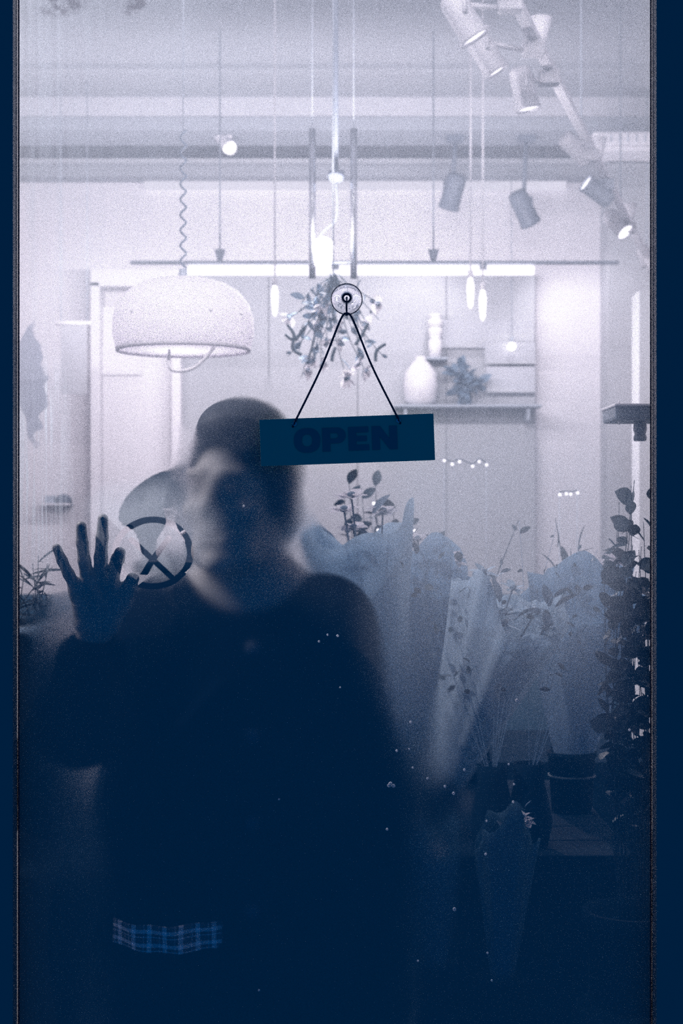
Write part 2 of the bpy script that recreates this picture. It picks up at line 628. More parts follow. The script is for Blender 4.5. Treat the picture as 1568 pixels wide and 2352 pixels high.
# blue-grey display panel across the back wall
pn = struct(empty('trim_5', (0, 0, 0)))
x0, x1 = at(413, 0, 8.1).x, at(1229, 0, 8.1).x
zt = py_z(632, 8.1)
for i in range(4):
    a, b = x0 + (x1 - x0) * i / 4, x0 + (x1 - x0) * (i + 1) / 4
    box('panel', (a + 0.002, 8.1, 0.0), (b - 0.002, RY, zt), M['slate'], pn, 0.003)

struct(box('trim_8', (-RX, 8.02, 0.0), (RX, 8.1, 0.95), mat('dark_wall_band', (0.04, 0.095, 0.15), 0.8, var=0.1), None, 0.004))  # added dark band, in place of light falloff low on the wall
# a white door with its frame at the back left
dr = struct(empty('door_2', (0, 0, 0)))
a, b = at(205, 0, 7.9), at(413, 0, 7.9)
box('door_leaf', (a.x + 0.06, 8.08, 0.0), (b.x - 0.06, 8.16, py_z(700, 8.0)), M['white'], dr, 0.006)
box('jamb', (a.x, 7.95, 0.0), (a.x + 0.06, RY, py_z(650, 8.0)), M['white'], dr, 0.004)
box('jamb', (b.x - 0.06, 7.95, 0.0), (b.x, RY, py_z(650, 8.0)), M['white'], dr, 0.004)
box('lintel', (a.x, 7.95, py_z(660, 8.0)), (b.x, RY, py_z(620, 8.0)), M['white'], dr, 0.004)
box('transom_panel', (a.x + 0.06, 8.06, py_z(860, 8.0)), (at(322, 0, 8.0).x, 8.08, py_z(790, 8.0)), M['white'], dr, 0.004)
tube('handle', [at(398, 1015, 7.98), at(398, 965, 7.98)], 0.012, M['grey'], dr)

# ------------------------------------------------------------------ the glazed shop door
door = struct(empty('door_1', (0, 0, 0)))
for nm, xa, xb in (('stile', PL - SW, PL), ('stile', PR, PR + SW)):
    box(nm, (xa, -0.035, 0.0), (xb, 0.004, PT + SW), M['frame'], door, 0.003)
box('top_rail', (PL, -0.035, PT), (PR, 0.03, PT + SW), M['frame'], door, 0.004)
box('bottom_rail', (PL, -0.035, 0.0), (PR, 0.03, PB), M['frame'], door, 0.004)
BW = 0.0022
bead = translucent('glazing_bead_plastic', (0.95, 0.96, 0.98), 1.0)
for xa in (PL, PR - BW):
    box('glazing_bead', (xa, -0.0065, PB), (xa + BW, -0.006, PT), bead, door)
for xa in (PL + BW, PR - BW - 0.0012):
    box('gasket', (xa, -0.008, PB), (xa + 0.0012, -0.0042, PT), M['cord'], door)
pv = [(x, y, z) for y in (-0.004, 0.004) for x, z in ((PL + BW, PB), (PR - BW, PB), (PR - BW, PT), (PL + BW, PT))]
pane = mesh_obj('glass_pane', pv, [(0, 1, 2, 3), (7, 6, 5, 4), (0, 4, 5, 1), (1, 5, 6, 2), (2, 6, 7, 3), (3, 7, 4, 0)], pane_outer(), door, False)
pane.data.materials.append(pane_inner())
pane.data.polygons[1].material_index = 1
pane['label'] = 'fogged glass pane with a finger-drawn circle and cross'
# beads of water on the room side
drops = [(897, 1803, 5), (904, 1807, 4), (893, 1806, 4), (911, 1726, 3), (948, 1765, 2.4), (1067, 1770, 3), (1022, 1808, 3), (1042, 1824, 3.4), (982, 1790, 2.6),
         (1179, 1844, 3), (1169, 1757, 2.4), (1181, 1803, 2.4), (1118, 1888, 2.6), (1116, 1964, 3), (1044, 2091, 4), (889, 1907, 3), (943, 1660, 3), (940, 1722, 2.2),
         (775, 1461, 3), (752, 1459, 2.4), (732, 1474, 2.6), (1188, 1610, 4), (1120, 2192, 2.6), (960, 2210, 2.4), (1130, 2255, 2.4), (1447, 1678, 3), (781, 1580, 2), (594, 2278, 2.6), (559, 1162, 2.4), (640, 1838, 2.2)]
bm = bmesh.new()
for px, py, r in drops:
    p = at(px, py, -0.004)
    q = bmesh.ops.create_icosphere(bm, subdivisions=2, radius=r / PPM, matrix=Matrix.Translation((p.x, 0.0052, p.z)) @ Matrix.Diagonal((1, 0.6, 1.15, 1)))
wd = bm_obj('water_droplets', bm, translucent('frosted_droplet', (0.97, 0.97, 0.98), 0.5), door, True)
wd['kind'] = 'stuff'

# ------------------------------------------------------------------ OPEN sign, cord, suction cup
SY = -0.022
sc_ = mpp(SY)
c = at(797, 1010.5, SY)
rot = Matrix.Rotation(-math.radians(2.05), 3, 'Y')
sg = thing('open_sign', 'dark rectangular OPEN sign hanging from a clear suction cup on the glass', 'sign')
W, H, T = 400 * sc_, 107 * sc_, 0.004
sb = box('board', (-W / 2, -T / 2, -H / 2), (W / 2, T / 2, H / 2), M['sign'], sg, 0.0008)
sb.location = c
sb.rotation_euler = rot.to_euler()
def letter(nm, splines, ox, oz, parent):
    cu = bpy.data.curves.new(nm, 'CURVE')
    cu.dimensions = '2D'
    cu.fill_mode = 'BOTH'
    cu.extrude = 0.0005
    for pts in splines:
        s = cu.splines.new('POLY')
        s.points.add(len(pts) - 1)
        for p, q in zip(s.points, pts):
            p.co = ((q[0] + ox) * sc_, (q[1] + oz) * sc_, 0, 1)
        s.use_cyclic_u = True
    tmp = bpy.data.objects.new(nm, cu)
    COL.objects.link(tmp)
    bpy.context.view_layer.update()
    me = bpy.data.meshes.new_from_object(tmp.evaluated_get(bpy.context.evaluated_depsgraph_get()))
    bpy.data.objects.remove(tmp)
    R = Matrix.Rotation(math.radians(90), 4, 'X')
    me.transform(R)
    me.materials.clear()
    me.materials.append(M['ink'])
    o = link(bpy.data.objects.new(nm, me), parent)
    o.location = c + rot @ Vector((0, -T / 2 - 0.0004, 0))
    o.rotation_euler = rot.to_euler()
    return o
def ell_pts(cx, cy, rx, ry, n=40, p=2.4):
    out = []
    for i in range(n):
        a = 2 * math.pi * i / n
        ca, sa = math.cos(a), math.sin(a)
        out.append((cx + rx * math.copysign(abs(ca) ** (2 / p), ca), cy + ry * math.copysign(abs(sa) ** (2 / p), sa)))
    return out
h = 54.0
O = [ell_pts(30, h / 2, 30, h / 2 + 1), ell_pts(30, h / 2, 12, h / 2 - 13)]
Pc = [(0, 0), (0, h), (34, h)] + [(34 + 20 * math.sin(t), h - 18 + 18 * math.cos(t)) for t in np.linspace(0.1, math.pi - 0.1, 12)] + [(34, h - 36), (18, h - 36), (18, 0)]
Ph = [(18, h - 12), (30, h - 12)] + [(30 + 7 * math.sin(t), h - 18.5 + 6.5 * math.cos(t)) for t in np.linspace(0.2, math.pi - 0.2, 6)] + [(30, h - 25), (18, h - 25)]
Ee = [(0, 0), (0, h), (46, h), (46, h - 13), (18, h - 13), (18, h / 2 + 6), (42, h / 2 + 6), (42, h / 2 - 6), (18, h / 2 - 6), (18, 13), (47, 13), (47, 0)]
Nn = [(0, 0), (0, h), (19, h), (40, 25), (40, h), (58, h), (58, 0), (40, 0), (18, 30), (18, 0)]
bz = -25
letter('letter_o', O, -122, bz, sg)
letter('letter_p', [Pc, Ph], -57, bz, sg)
letter('letter_e', [Ee], 3, bz, sg)
letter('letter_n', [Nn], 57, bz, sg)
hl = c + rot @ Vector((-119 * sc_, 0, 41 * sc_))
hr = c + rot @ Vector((119 * sc_, 0, 40 * sc_))
kn = at(796, 721, SY)
for hh in (hl, hr):
    lathe('eyelet', [(0.0012, -0.003), (0.0034, -0.003), (0.0034, 0.0), (0.0012, 0.0)], M['grey'], sg, hh + Vector((0, -T / 2 + 0.0005, 0)), (0, 1, 0.0001), 16)
cdr = 0.0016
for hh, sx in ((hl, -1), (hr, 1)):
    tube('cord', spline([hh + Vector((0, T, 0)), hh + Vector((0, -T * 0.9, 0.002)), hh.lerp(kn, 0.5), kn + Vector((sx * 0.009, 0, -0.008)), kn]), cdr, M['cord'], sg)
hk = at(796, 690, SY)
tube('cord_loop', spline([kn + Vector((0, -0.001, -0.002)), kn + Vector((0.0004, -0.002, 0.010)), hk + Vector((0, -0.001, 0.0)), kn + Vector((-0.001, 0.001, 0.010)), kn]), 0.0009, M['cord'], sg)
lathe('knot', [(0, -0.003), (0.002, -0.0022), (0.003, 0), (0.002, 0.0022), (0, 0.003)], M['cord'], sg, kn, n=12)
rebase(sg)
cup = thing('suction_cup', 'clear round suction cup with a dark hook holding the sign cord', 'suction cup')
cc = at(796, 687, -0.004)
R_ = 35.5 / PPM
prof = [(0.0, 0.0145), (0.0055, 0.0145), (0.0065, 0.0125), (0.0068, 0.009), (0.011, 0.0068), (0.017, 0.0045), (R_ * 0.96, 0.0018), (R_, 0.001), (R_, 0.0004), (R_ * 0.97, 0.0003),
        (0.016, 0.0022), (0.010, 0.0036), (0.0, 0.0042)]
lathe('cup_body', prof, glass('clear_vinyl', (0.96, 0.97, 1.0), 0.03, 1.42), cup, cc, (0, -1, 0.0001), 48)
lathe('rim', [(R_, -0.0004), (R_ + 0.0006, 0.0003), (R_ + 0.0003, 0.0012), (R_ - 0.0005, 0.0008)], M['cord'], cup, cc, (0, -1, 0.0001), 48)
lathe('nub_collar', [(0.0048, 0.0125), (0.0072, 0.0125), (0.0076, 0.0145), (0.0072, 0.0165), (0.0048, 0.0165), (0.0048, 0.0125)], M['cord'], cup, cc, (0, -1, 0.0001), 32)
tube('hook', spline([cc + Vector((0, -0.014, 0)), cc + Vector((0, -0.021, 0)), cc + Vector((0, -0.0225, -0.003)), cc + Vector((0, -0.020, -0.0052)), cc + Vector((0, -0.016, -0.004))]), 0.0011, M['cord'], cup)
rebase(cup)

# ------------------------------------------------------------------ the person
per = tag(empty('person', (0, 0, 0)), 'person in a dark coat behind the fogged glass, one palm raised against it', 'person')
BY = 0.27
def P(px, py, y): return np.array(at(px, py, y))
# hand, palm to the glass
hd = [P(100, 1160, 0.02), P(345, 1520, 0.02)]
hf = Field((hd[0][0], -0.004, hd[1][2]), (hd[1][0], 0.16, hd[0][2]), 0.0018)
def chain(pts, rs, k=0.004):
    for (a, b), (ra, rb) in zip(zip(pts, pts[1:]), zip(rs, rs[1:])):
        hf.cone(a, b, ra, rb, k)
g = 0.0115
chain([P(176, 1350, .030), P(158, 1318, .024), P(143, 1287, .018), P(131, 1259, g)], [.0100, .0088, .0080, .0070])
chain([P(203, 1338, .032), P(194, 1288, .022), P(189, 1246, .016), P(187, 1208, g)], [.0112, .0098, .0090, .0078])
chain([P(231, 1334, .032), P(232, 1280, .022), P(235, 1234, .016), P(237, 1191, g)], [.0114, .0102, .0093, .0080])
chain([P(256, 1345, .040), P(262, 1305, .042), P(271, 1283, .028), P(276, 1269, .0125)], [.0116, .0106, .0100, .0088])
chain([P(248, 1432, .044), P(283, 1385, .048), P(298, 1348, .040), P(304, 1330, .034)], [.0170, .0140, .0112, .0090], 0.007)
hf.ell(P(306, 1328, .032), (.009, .009, .008), .005)
# palm: knuckle pads, heel, thumb mound
chain([P(176, 1352, .034), P(203, 1342, .035), P(231, 1340, .036), P(262, 1352, .040)], [.0125, .0135, .0135, .0130], 0.008)
hf.cone(P(185, 1372, .036), P(196, 1428, .044), .0150, .0165, .012)
hf.cone(P(215, 1365, .038), P(222, 1432, .048), .0165, .0180, .012)
hf.cone(P(250, 1372, .042), P(242, 1432, .050), .0160, .0180, .012)
hf.cone(P(268, 1380, .044), P(246, 1428, .044), .0170, .0190, .010)
hf.cone(P(196, 1390, .034), P(205, 1425, .036), .0120, .0140, .010)
hf.ell(P(222, 1385, .016), (.016, .011, .024), .010, sub=True)
# wrist and forearm down into the sleeve
hf.cone(P(220, 1432, .052), P(214, 1480, .072), .0250, .0265, .014, sq=(1.0, 1.15, 1))
hf.cone(P(214, 1480, .072), P(205, 1560, .105), .0265, .0330, .014)
# body under the clothes, neck and head
EL = P(190, 1660, 0.17)
SHL, SHR = P(398, 1440, BY), P(742, 1438, BY + 0.01)
bf = Field((-0.55, 0.02, 0.0), (0.25, 0.50, 1.80), 0.005)
HY = 0.215
hc = P(552, 1125, HY)
yaw = math.radians(-26)
Rz = np.array([[math.cos(yaw), -math.sin(yaw), 0], [math.sin(yaw), math.cos(yaw), 0], [0, 0, 1]])
def Hd(x, y, z):           # head space: x to our right, y away from the glass, z up
    return hc + Rz @ np.array([x, y, z])
bf.ell(Hd(0, 0.012, 0.030), (0.078, 0.098, 0.098), 0.01, Rz)
bf.ell(Hd(0, -0.022, -0.040), (0.064, 0.074, 0.096), 0.025, Rz)
bf.cone(Hd(-0.030, -0.055, -0.105), Hd(0.030, -0.055, -0.105), 0.026, 0.026, 0.03)
bf.ell(Hd(0, -0.078, -0.120), (0.022, 0.018, 0.018), 0.02, Rz)
for sx in (-1, 1):
    bf.ell(Hd(sx * 0.033, -0.100, 0.005), (0.021, 0.022, 0.015), 0.012, Rz, sub=True)
    bf.ell(Hd(sx * 0.033, -0.076, 0.004), (0.014, 0.014, 0.012), 0.004, Rz)
    bf.cone(Hd(sx * 0.014, -0.093, 0.026), Hd(sx * 0.052, -0.078, 0.028), 0.008, 0.006, 0.010)
    bf.ell(Hd(sx * 0.080, 0.012, -0.012), (0.010, 0.020, 0.032), 0.006, Rz)
    bf.ell(Hd(sx * 0.050, -0.062, -0.035), (0.022, 0.018, 0.020), 0.02, Rz)
bf.cone(Hd(0, -0.092, 0.012), Hd(0, -0.112, -0.030), 0.008, 0.012, 0.010)
for sx in (-1, 1):
    bf.ell(Hd(sx * 0.013, -0.099, -0.036), (0.009, 0.010, 0.008), 0.006, Rz)
bf.cone(Hd(-0.020, -0.086, -0.072), Hd(0.020, -0.086, -0.072), 0.007, 0.007, 0.007)
bf.cone(Hd(-0.016, -0.086, -0.084), Hd(0.016, -0.086, -0.084), 0.008, 0.008, 0.007)
bf.cone(Hd(-0.026, -0.094, -0.078), Hd(0.026, -0.094, -0.078), 0.003, 0.003, 0.004, sub=True)
NB = P(566, 1400, BY + 0.02)
bf.cone(Hd(0, 0.020, -0.070), NB, 0.058, 0.062, 0.03)
bf.cone(NB, (NB[0], BY + 0.01, 1.15), 0.10, 0.13, 0.06, sq=(0.75, 1.1, 1))
bf.cone((NB[0], BY + 0.01, 1.15), (NB[0] + 0.01, BY + 0.02, 0.93), 0.13, 0.135, 0.06, sq=(0.8, 1.1, 1))
bf.cone(SHL, SHR, 0.055, 0.055, 0.05)
bf.cone(SHL, EL, 0.048, 0.038, 0.03)
bf.cone(EL, P(208, 1530, .10), 0.038, 0.030, 0.02)
EL2 = P(838, 1830, BY + 0.04)
WR2 = P(868, 2150, BY - 0.02)
bf.cone(SHR, EL2, 0.048, 0.038, 0.03)
bf.cone(EL2, WR2, 0.037, 0.026, 0.02)
HX = NB[0] + 0.01
for sx in (-1, 1):
    hip, knee, ank = (HX + sx * 0.09, BY + 0.02, 0.90), (HX + sx * 0.10, BY + 0.01, 0.49), (HX + sx * 0.105, BY + 0.05, 0.09)
    bf.cone(hip, knee, 0.085, 0.055, 0.04)
    bf.cone(knee, ank, 0.052, 0.036, 0.02)
    bf.cone(ank, (HX + sx * 0.12, BY - 0.09, 0.04), 0.034, 0.028, 0.02)
# the other hand, hanging
h2 = WR2 + np.array([0.004, -0.005, -0.085])
bf.cone(WR2, h2, 0.026, 0.030, 0.012, sq=(1.5, 1, 1))
for i in range(4):
    o = np.array([0.004, -0.030 + 0.020 * i, 0])
    bf.cone(h2 + o + np.array([0, 0, -0.010]), h2 + o + np.array([-0.004, -0.004, -0.050]), 0.0095, 0.0085, 0.004)
    bf.cone(h2 + o + np.array([-0.004, -0.004, -0.050]), h2 + o + np.array([-0.018, -0.004, -0.083 + 0.004 * abs(i - 1.5)]), 0.0085, 0.0075, 0.004)
bf.cone(WR2 + np.array([0, -0.022, -0.03]), h2 + np.array([-0.020, -0.048, -0.005]), 0.013, 0.010, 0.008)
bf.cone(h2 + np.array([-0.020, -0.048, -0.005]), h2 + np.array([-0.026, -0.050, -0.036]), 0.010, 0.008, 0.005)
body = field_obj('body', [bf, hf], M['skin'], per)
# hair
rf = Field((hc[0] - 0.16, HY - 0.17, hc[2] - 0.16), (hc[0] + 0.16, HY + 0.18, hc[2] + 0.19), 0.005)
rf.ell(Hd(0, 0.022, 0.045), (0.090, 0.106, 0.104), 0.02, Rz)
rf.ell(Hd(0.02, -0.03, 0.105), (0.070, 0.070, 0.045), 0.03, Rz)
for sx in (-1, 1):
    rf.ell(Hd(sx * 0.076, 0.012, 0.005), (0.018, 0.045, 0.060), 0.02, Rz)
rf.ell(Hd(0, 0.075, -0.035), (0.070, 0.045, 0.070), 0.03, Rz)
rf.ell(Hd(0.0, -0.125, -0.045), (0.082, 0.075, 0.125), 0.015, Rz, sub=True)
field_obj('hair', [rf], M['hair'], per)
# coat with sleeves and collar
cf = Field((-0.62, 0.0, 0.55), (0.32, 0.56, 1.52), 0.0075)
cf.cone(SHL, SHR, 0.078, 0.076, 0.05)
cf.cone((NB[0], BY + 0.015, 1.19), (NB[0] + 0.01, BY + 0.02, 1.0), 0.150, 0.165, 0.08, sq=(0.70, 1.1, 1))
cf.cone((NB[0] + 0.01, BY + 0.02, 1.0), (NB[0] + 0.015, BY + 0.02, 0.66), 0.165, 0.185, 0.08, sq=(0.70, 1.1, 1))
cf.cone(SHL, EL, 0.082, 0.068, 0.05)
CU = P(212, 1512, .090)
cf.cone(EL, CU, 0.066, 0.052, 0.03)
cf.cone(CU + np.array([0, 0, 0.004]), CU + np.array([0.001, -0.003, 0.012]), 0.056, 0.056, 0.006, sq=(1, 1, 1.6))
cf.cone(SHR, EL2, 0.080, 0.064, 0.05)
cf.cone(EL2, WR2, 0.063, 0.052, 0.03)
for i in range(14):   # collar ring
    a0, a1 = 2 * math.pi * i / 14, 2 * math.pi * (i + 1) / 14
    q = lambda a: NB + np.array([0.068 * math.cos(a), 0.066 * math.sin(a) - 0.005, 0.012 + 0.018 * math.sin(a)])
    cf.cone(q(a0), q(a1), 0.016, 0.016, 0.012)
for i, (za, zb) in enumerate(((1.10, 1.22), (0.92, 1.05), (0.78, 0.9))):   # folds
    cf.cone((NB[0] - 0.14 + 0.05 * i, BY - 0.135, za), (NB[0] - 0.03 + 0.05 * i, BY - 0.145, zb), 0.016, 0.012, 0.03)
coat = field_obj('coat', [cf], M['coat'], per)
for i in range(4):
    zz = 1.28 - 0.14 * i
    lathe('button', [(0, 0.006), (0.008, 0.006), (0.011, 0.003), (0.011, 0.0)], M['cord'], coat, (NB[0] + 0.02, BY - 0.143 - 0.004 * i, zz), (0, -1, 0.0001), 16)
# plaid shirt hem below the sleeve
plaid = bpy.data.materials.new('plaid_flannel')
plaid.use_nodes = True
nt = plaid.node_tree
E.nt = nt
tc = nt.nodes.new('ShaderNodeTexCoord')
sp = nt.nodes.new('ShaderNodeSeparateXYZ')
nt.links.new(tc.outputs['UV'], sp.inputs[0])
U_, V_ = E(sp.outputs[0]), E(sp.outputs[1])
def stripes(u, f, w):
    return e_step(e_abs(E._op('FRACT', u * f) - 0.5), w, w - 0.04)
k1 = e_max(stripes(U_, 7.0, 0.16), stripes(U_ + 0.05, 7.0, 0.03))
k2 = e_max(stripes(V_, 2.0, 0.16), stripes(V_ + 0.2, 2.0, 0.05))
pl = 0.04 + e_clamp(k1 * 0.5 + k2 * 0.5) * 0.9
cb = nt.nodes.new('ShaderNodeCombineColor')
nt.links.new(pl.v, cb.inputs[0]); nt.links.new(pl.v, cb.inputs[1]); nt.links.new((pl * 1.05 + 0.02).v, cb.inputs[2])
nt.links.new(cb.outputs[0], nt.nodes['Principled BSDF'].inputs['Base Color'])
nt.nodes['Principled BSDF'].inputs['Roughness'].default_value = 0.9
V, F, UV = [], [], []
n1, n2 = 36, 10
for i in range(n1 + 1):
    u = i / n1
    for j in range(n2 + 1):
        v = j / n2
        p = at(258 + 250 * u, (2112 + 10 * u) * v + (2166 + 18 * math.sin(u * 1.6)) * (1 - v), 0.10)
        V.append((p.x, 0.125 - 0.055 * math.sin(math.pi * min(1, u * 0.9 + 0.12)) + 0.006 * math.sin(u * 17 + v * 2), p.z))
        UV.append((u, v))
for i in range(n1):
    for j in range(n2):
        a = i * (n2 + 1) + j
        F.append((a, a + n2 + 1, a + n2 + 2, a + 1))
hem = mesh_obj('shirt_hem', V, F, plaid, per)
hem['label'] = 'pale plaid shirt hem'
uvl = hem.data.uv_layers.new(name='UVMap')
for lp in hem.data.loops:
    uvl.data[lp.index].uv = UV[lp.vertex_index]
so = hem.modifiers.new('thickness', 'SOLIDIFY')
so.thickness = 0.003
# trousers and shoes
tf = Field((HX - 0.30, 0.02, 0.05), (HX + 0.30, 0.52, 1.02), 0.009)
sf = Field((HX - 0.30, 0.02, -0.002), (HX + 0.30, 0.52, 0.16), 0.006)
for sx in (-1, 1):
    hip, knee, ank = (HX + sx * 0.09, BY + 0.02, 0.90), (HX + sx * 0.10, BY + 0.01, 0.49), (HX + sx * 0.105, BY + 0.05, 0.10)
    tf.cone(hip, knee, 0.105, 0.082, 0.04)
    tf.cone(knee, ank, 0.080, 0.070, 0.02)
    sf.cone((HX + sx * 0.105, BY + 0.07, 0.046), (HX + sx * 0.122, BY - 0.11, 0.040), 0.044, 0.039, 0.02)
    sf.cone((HX + sx * 0.105, BY + 0.06, 0.05), (HX + sx * 0.105, BY + 0.055, 0.11), 0.045, 0.046, 0.02)
field_obj('trousers', [tf], M['coat'], per)
field_obj('shoes', [sf], M['dark'], per)

# ------------------------------------------------------------------ lamps
# dome pendant on a coiled cord
DY = 2.5
s = mpp(DY)
dm = thing('dome_pendant', 'large white dome pendant lamp on a coiled cord', 'lamp')
dc = at(421, 806, DY)
prof = [(p * s, q * s) for p, q in ((150, 0), (154, 6), (162, 40), (161, 75), (150, 108), (128, 135), (98, 153), (60, 164), (20, 169), (8, 170), (8, 166), (20, 165), (60, 160), (97, 149), (126, 131), (147, 105), (157, 75), (158, 40), (151, 6), (150, 0))]
lathe('shade', prof, M['shade'], dm, dc, n=64)
lathe('rim', [(148 * s, -2 * s), (154 * s, -2 * s), (155 * s, 7 * s), (149 * s, 7 * s), (148 * s, -2 * s)], M['shade'], dm, dc, n=64)
lathe('diffuser', [(0, -1 * s), (80 * s, 0), (149 * s, 3 * s)], M['shade'], dm, dc, n=48)
lathe('cap', [(0, 190 * s), (9 * s, 188 * s), (12 * s, 170 * s), (12 * s, 162 * s), (0, 160 * s)], M['grey'], dm, dc, n=24)
lathe('bulb', [(0, 30 * s), (22 * s, 38 * s), (32 * s, 60 * s), (24 * s, 84 * s), (12 * s, 104 * s), (12 * s, 160 * s)], M['glow'], dm, dc, n=24)
tube('pull_handle', spline([at(389, 803, DY - 0.15), at(388, 838, DY - 0.16), at(402, 852, DY - 0.16), at(440, 847, DY - 0.16), at(470, 824, DY - 0.16), at(492, 797, DY - 0.17)]), 3.6 * s, M['white'], dm)
for px, py in ((320, 730), (495, 728), (558, 732)):
    th = math.asin(max(-1, min(1, (px - 421) / 160)))
    lathe('stud', [(0, 3.5 * s), (4 * s, 2 * s), (5 * s, 0)], M['white'], dm, dc + Vector((math.sin(th) * 159.5 * s, -math.cos(th) * 159.5 * s, 76 * s)), (math.sin(th), -math.cos(th), 0.02), 12)
co = []
z0, z1 = dc.z + 188 * s, RH
turns = 9
for i in range(turns * 12 + 1):
    a = 2 * math.pi * i / 12
    z = z0 + (min(z1, at(0, 300, DY).z) - z0) * i / (turns * 12)
    co.append((dc.x + 6.5 * s * math.cos(a), dc.y + 6.5 * s * math.sin(a), z))
tube('coiled_cord', co, 2.6 * s, mat('cord_grey', (0.16, 0.20, 0.26), 0.7), dm, 6)
tube('cable', [(dc.x, dc.y, co[-1][2] - 0.01), (dc.x, dc.y, RH)], 1.6 * s, M['grey'], dm, 6)
lathe('ceiling_rose', [(0, -0.03), (0.03, -0.028), (0.05, -0.01), (0.05, 0)], M['white'], dm, (dc.x, dc.y, RH), n=24)
lamp('POINT', dc + Vector((0, 0, 25 * s)), 4, dm, 0.03)
rebase(dm)

# suspended linear lamp
LY = 6.0
s = mpp(LY)
ln = thing('linear_pendant', 'long glowing linear lamp hung on two thin wires', 'lamp')
a, b = at(432, 0, LY).x, at(1226, 0, LY).x
box('rail', (at(300, 0, LY).x, LY - 0.02, py_z(607, LY)), (at(1420, 0, LY).x, LY + 0.02, py_z(600, LY)), M['grey'], ln, 0.003)
box('diffuser', (a, LY - 0.03, py_z(631, LY)), (b, LY + 0.03, py_z(611, LY)), M['strip'], ln, 0.008)
wl = bpy.data.lights.new('light', 'AREA')
wl.shape, wl.size, wl.size_y, wl.energy, wl.color = 'RECTANGLE', 3.0, 0.06, 72 * LIGHT_SCALE, (1.0, 0.93, 1.0)
wo = link(bpy.data.objects.new('light', wl), ln)
wo.location = ((a + b) / 2 - 0.35, LY + 0.05, py_z(600, LY))
wo.rotation_euler = Vector((0, 0.9, 0.35)).to_track_quat('-Z', 'Z').to_euler()
for px in (505, 995):
    p = at(px, 600, LY)
    tube('wire', [p, (p.x, LY, RH)], 0.0045, M['grey'], ln, 6)
    lathe('wire_gripper', [(0, 0.0), (0.012, 0.0), (0.030, 26 * s), (0.0, 28 * s)], M['grey'], ln, p, n=16)
for px in (770, 1108):
    box('bracket', (at(px, 0, LY).x - 0.02, LY - 0.035, py_z(622, LY)), (at(px, 0, LY).x + 0.02, LY - 0.022, py_z(602, LY)), M['grey'], ln, 0.003)
rebase(ln)

# added fill lamp of the same build nearer the door, unseen above the view
fl_ = thing('linear_pendant', 'added linear fill lamp, unseen near the door, its light thrown to the back', 'lamp')
FY, FZ = 0.55, 3.55
box('rail', (-1.2, FY - 0.02, FZ + 0.03), (1.2, FY + 0.02, FZ + 0.05), M['grey'], fl_, 0.003)
box('diffuser', (-1.1, FY - 0.03, FZ - 0.03), (1.1, FY + 0.03, FZ + 0.03), M['strip'], fl_, 0.008)
for xx in (-0.8, 0.8):
    tube('wire', [(xx, FY, FZ + 0.05), (xx, FY, RH)], 0.0045, M['grey'], fl_, 6)
fw = bpy.data.lights.new('light', 'AREA')
fw.shape, fw.size, fw.size_y, fw.energy, fw.color = 'RECTANGLE', 2.1, 0.06, 85 * LIGHT_SCALE, (1.0, 0.93, 1.0)
fo = link(bpy.data.objects.new('light', fw), fl_)
fo.location = (0, FY + 0.05, FZ)
fo.rotation_euler = Vector((0, 0.95, -0.12)).to_track_quat('-Z', 'Z').to_euler()
rebase(fl_)

def spot(name, label, mount, aim, pivot, size=1.0, body='white', lit=True, power=22, angle=75, group=None, length=0.15, rad=0.042, cone=False):
    """A can spotlight: adapter on the rail, stem, yoke, can and glowing lens."""
    t = thing(name, label, 'spotlight', group)
    mt = M[body]
    aim = Vector(aim).normalized()
    mount, pivot = Vector(mount), Vector(pivot)
    r, L = rad * size, length * size
    box('adapter', mount + Vector((-0.035, -0.03, -0.05)) * size, mount + Vector((0.035, 0.03, 0.0)) * size, mt, t, 0.004)
    tube('stem', [mount + Vector((0, 0, -0.04)) * size, pivot + Vector((0, 0, r * 0.9))], 0.009 * size, mt, t)
    sd = aim.cross(Vector((0, 0, 1)))
    sd = (sd.normalized() if sd.length > 0.05 else Vector((1, 0, 0)))
    tube('yoke', [pivot + sd * r * 1.12, pivot + sd * r * 1.12 + Vector((0, 0, r * 0.9)), pivot - sd * r * 1.12 + Vector((0, 0, r * 0.9)), pivot - sd * r * 1.12], 0.006 * size, mt, t, 6)
    fr = r * (1.25 if cone else 1.08)
    prof = [(0, -L * 0.5), (r * 0.72, -L * 0.5), (r * 0.92, -L * 0.44), (r, -L * 0.3), (r, L * 0.38), (fr, L * 0.42), (fr, L * 0.5), (fr * 0.93, L * 0.5), (fr * 0.90, L * 0.42)]
    lathe('can', prof, mt, t, pivot, aim, 28)
    lathe('lens', [(0, L * 0.47), (fr * 0.5, L * 0.465), (fr * 0.92, L * 0.43)], M['lens'] if lit else M['dark'], t, pivot, aim, 28)
    if lit and power:
        lamp('SPOT', pivot + aim * L * 0.56, power, t, 0.04, aim, angle, 0.7)
    return rebase(t)

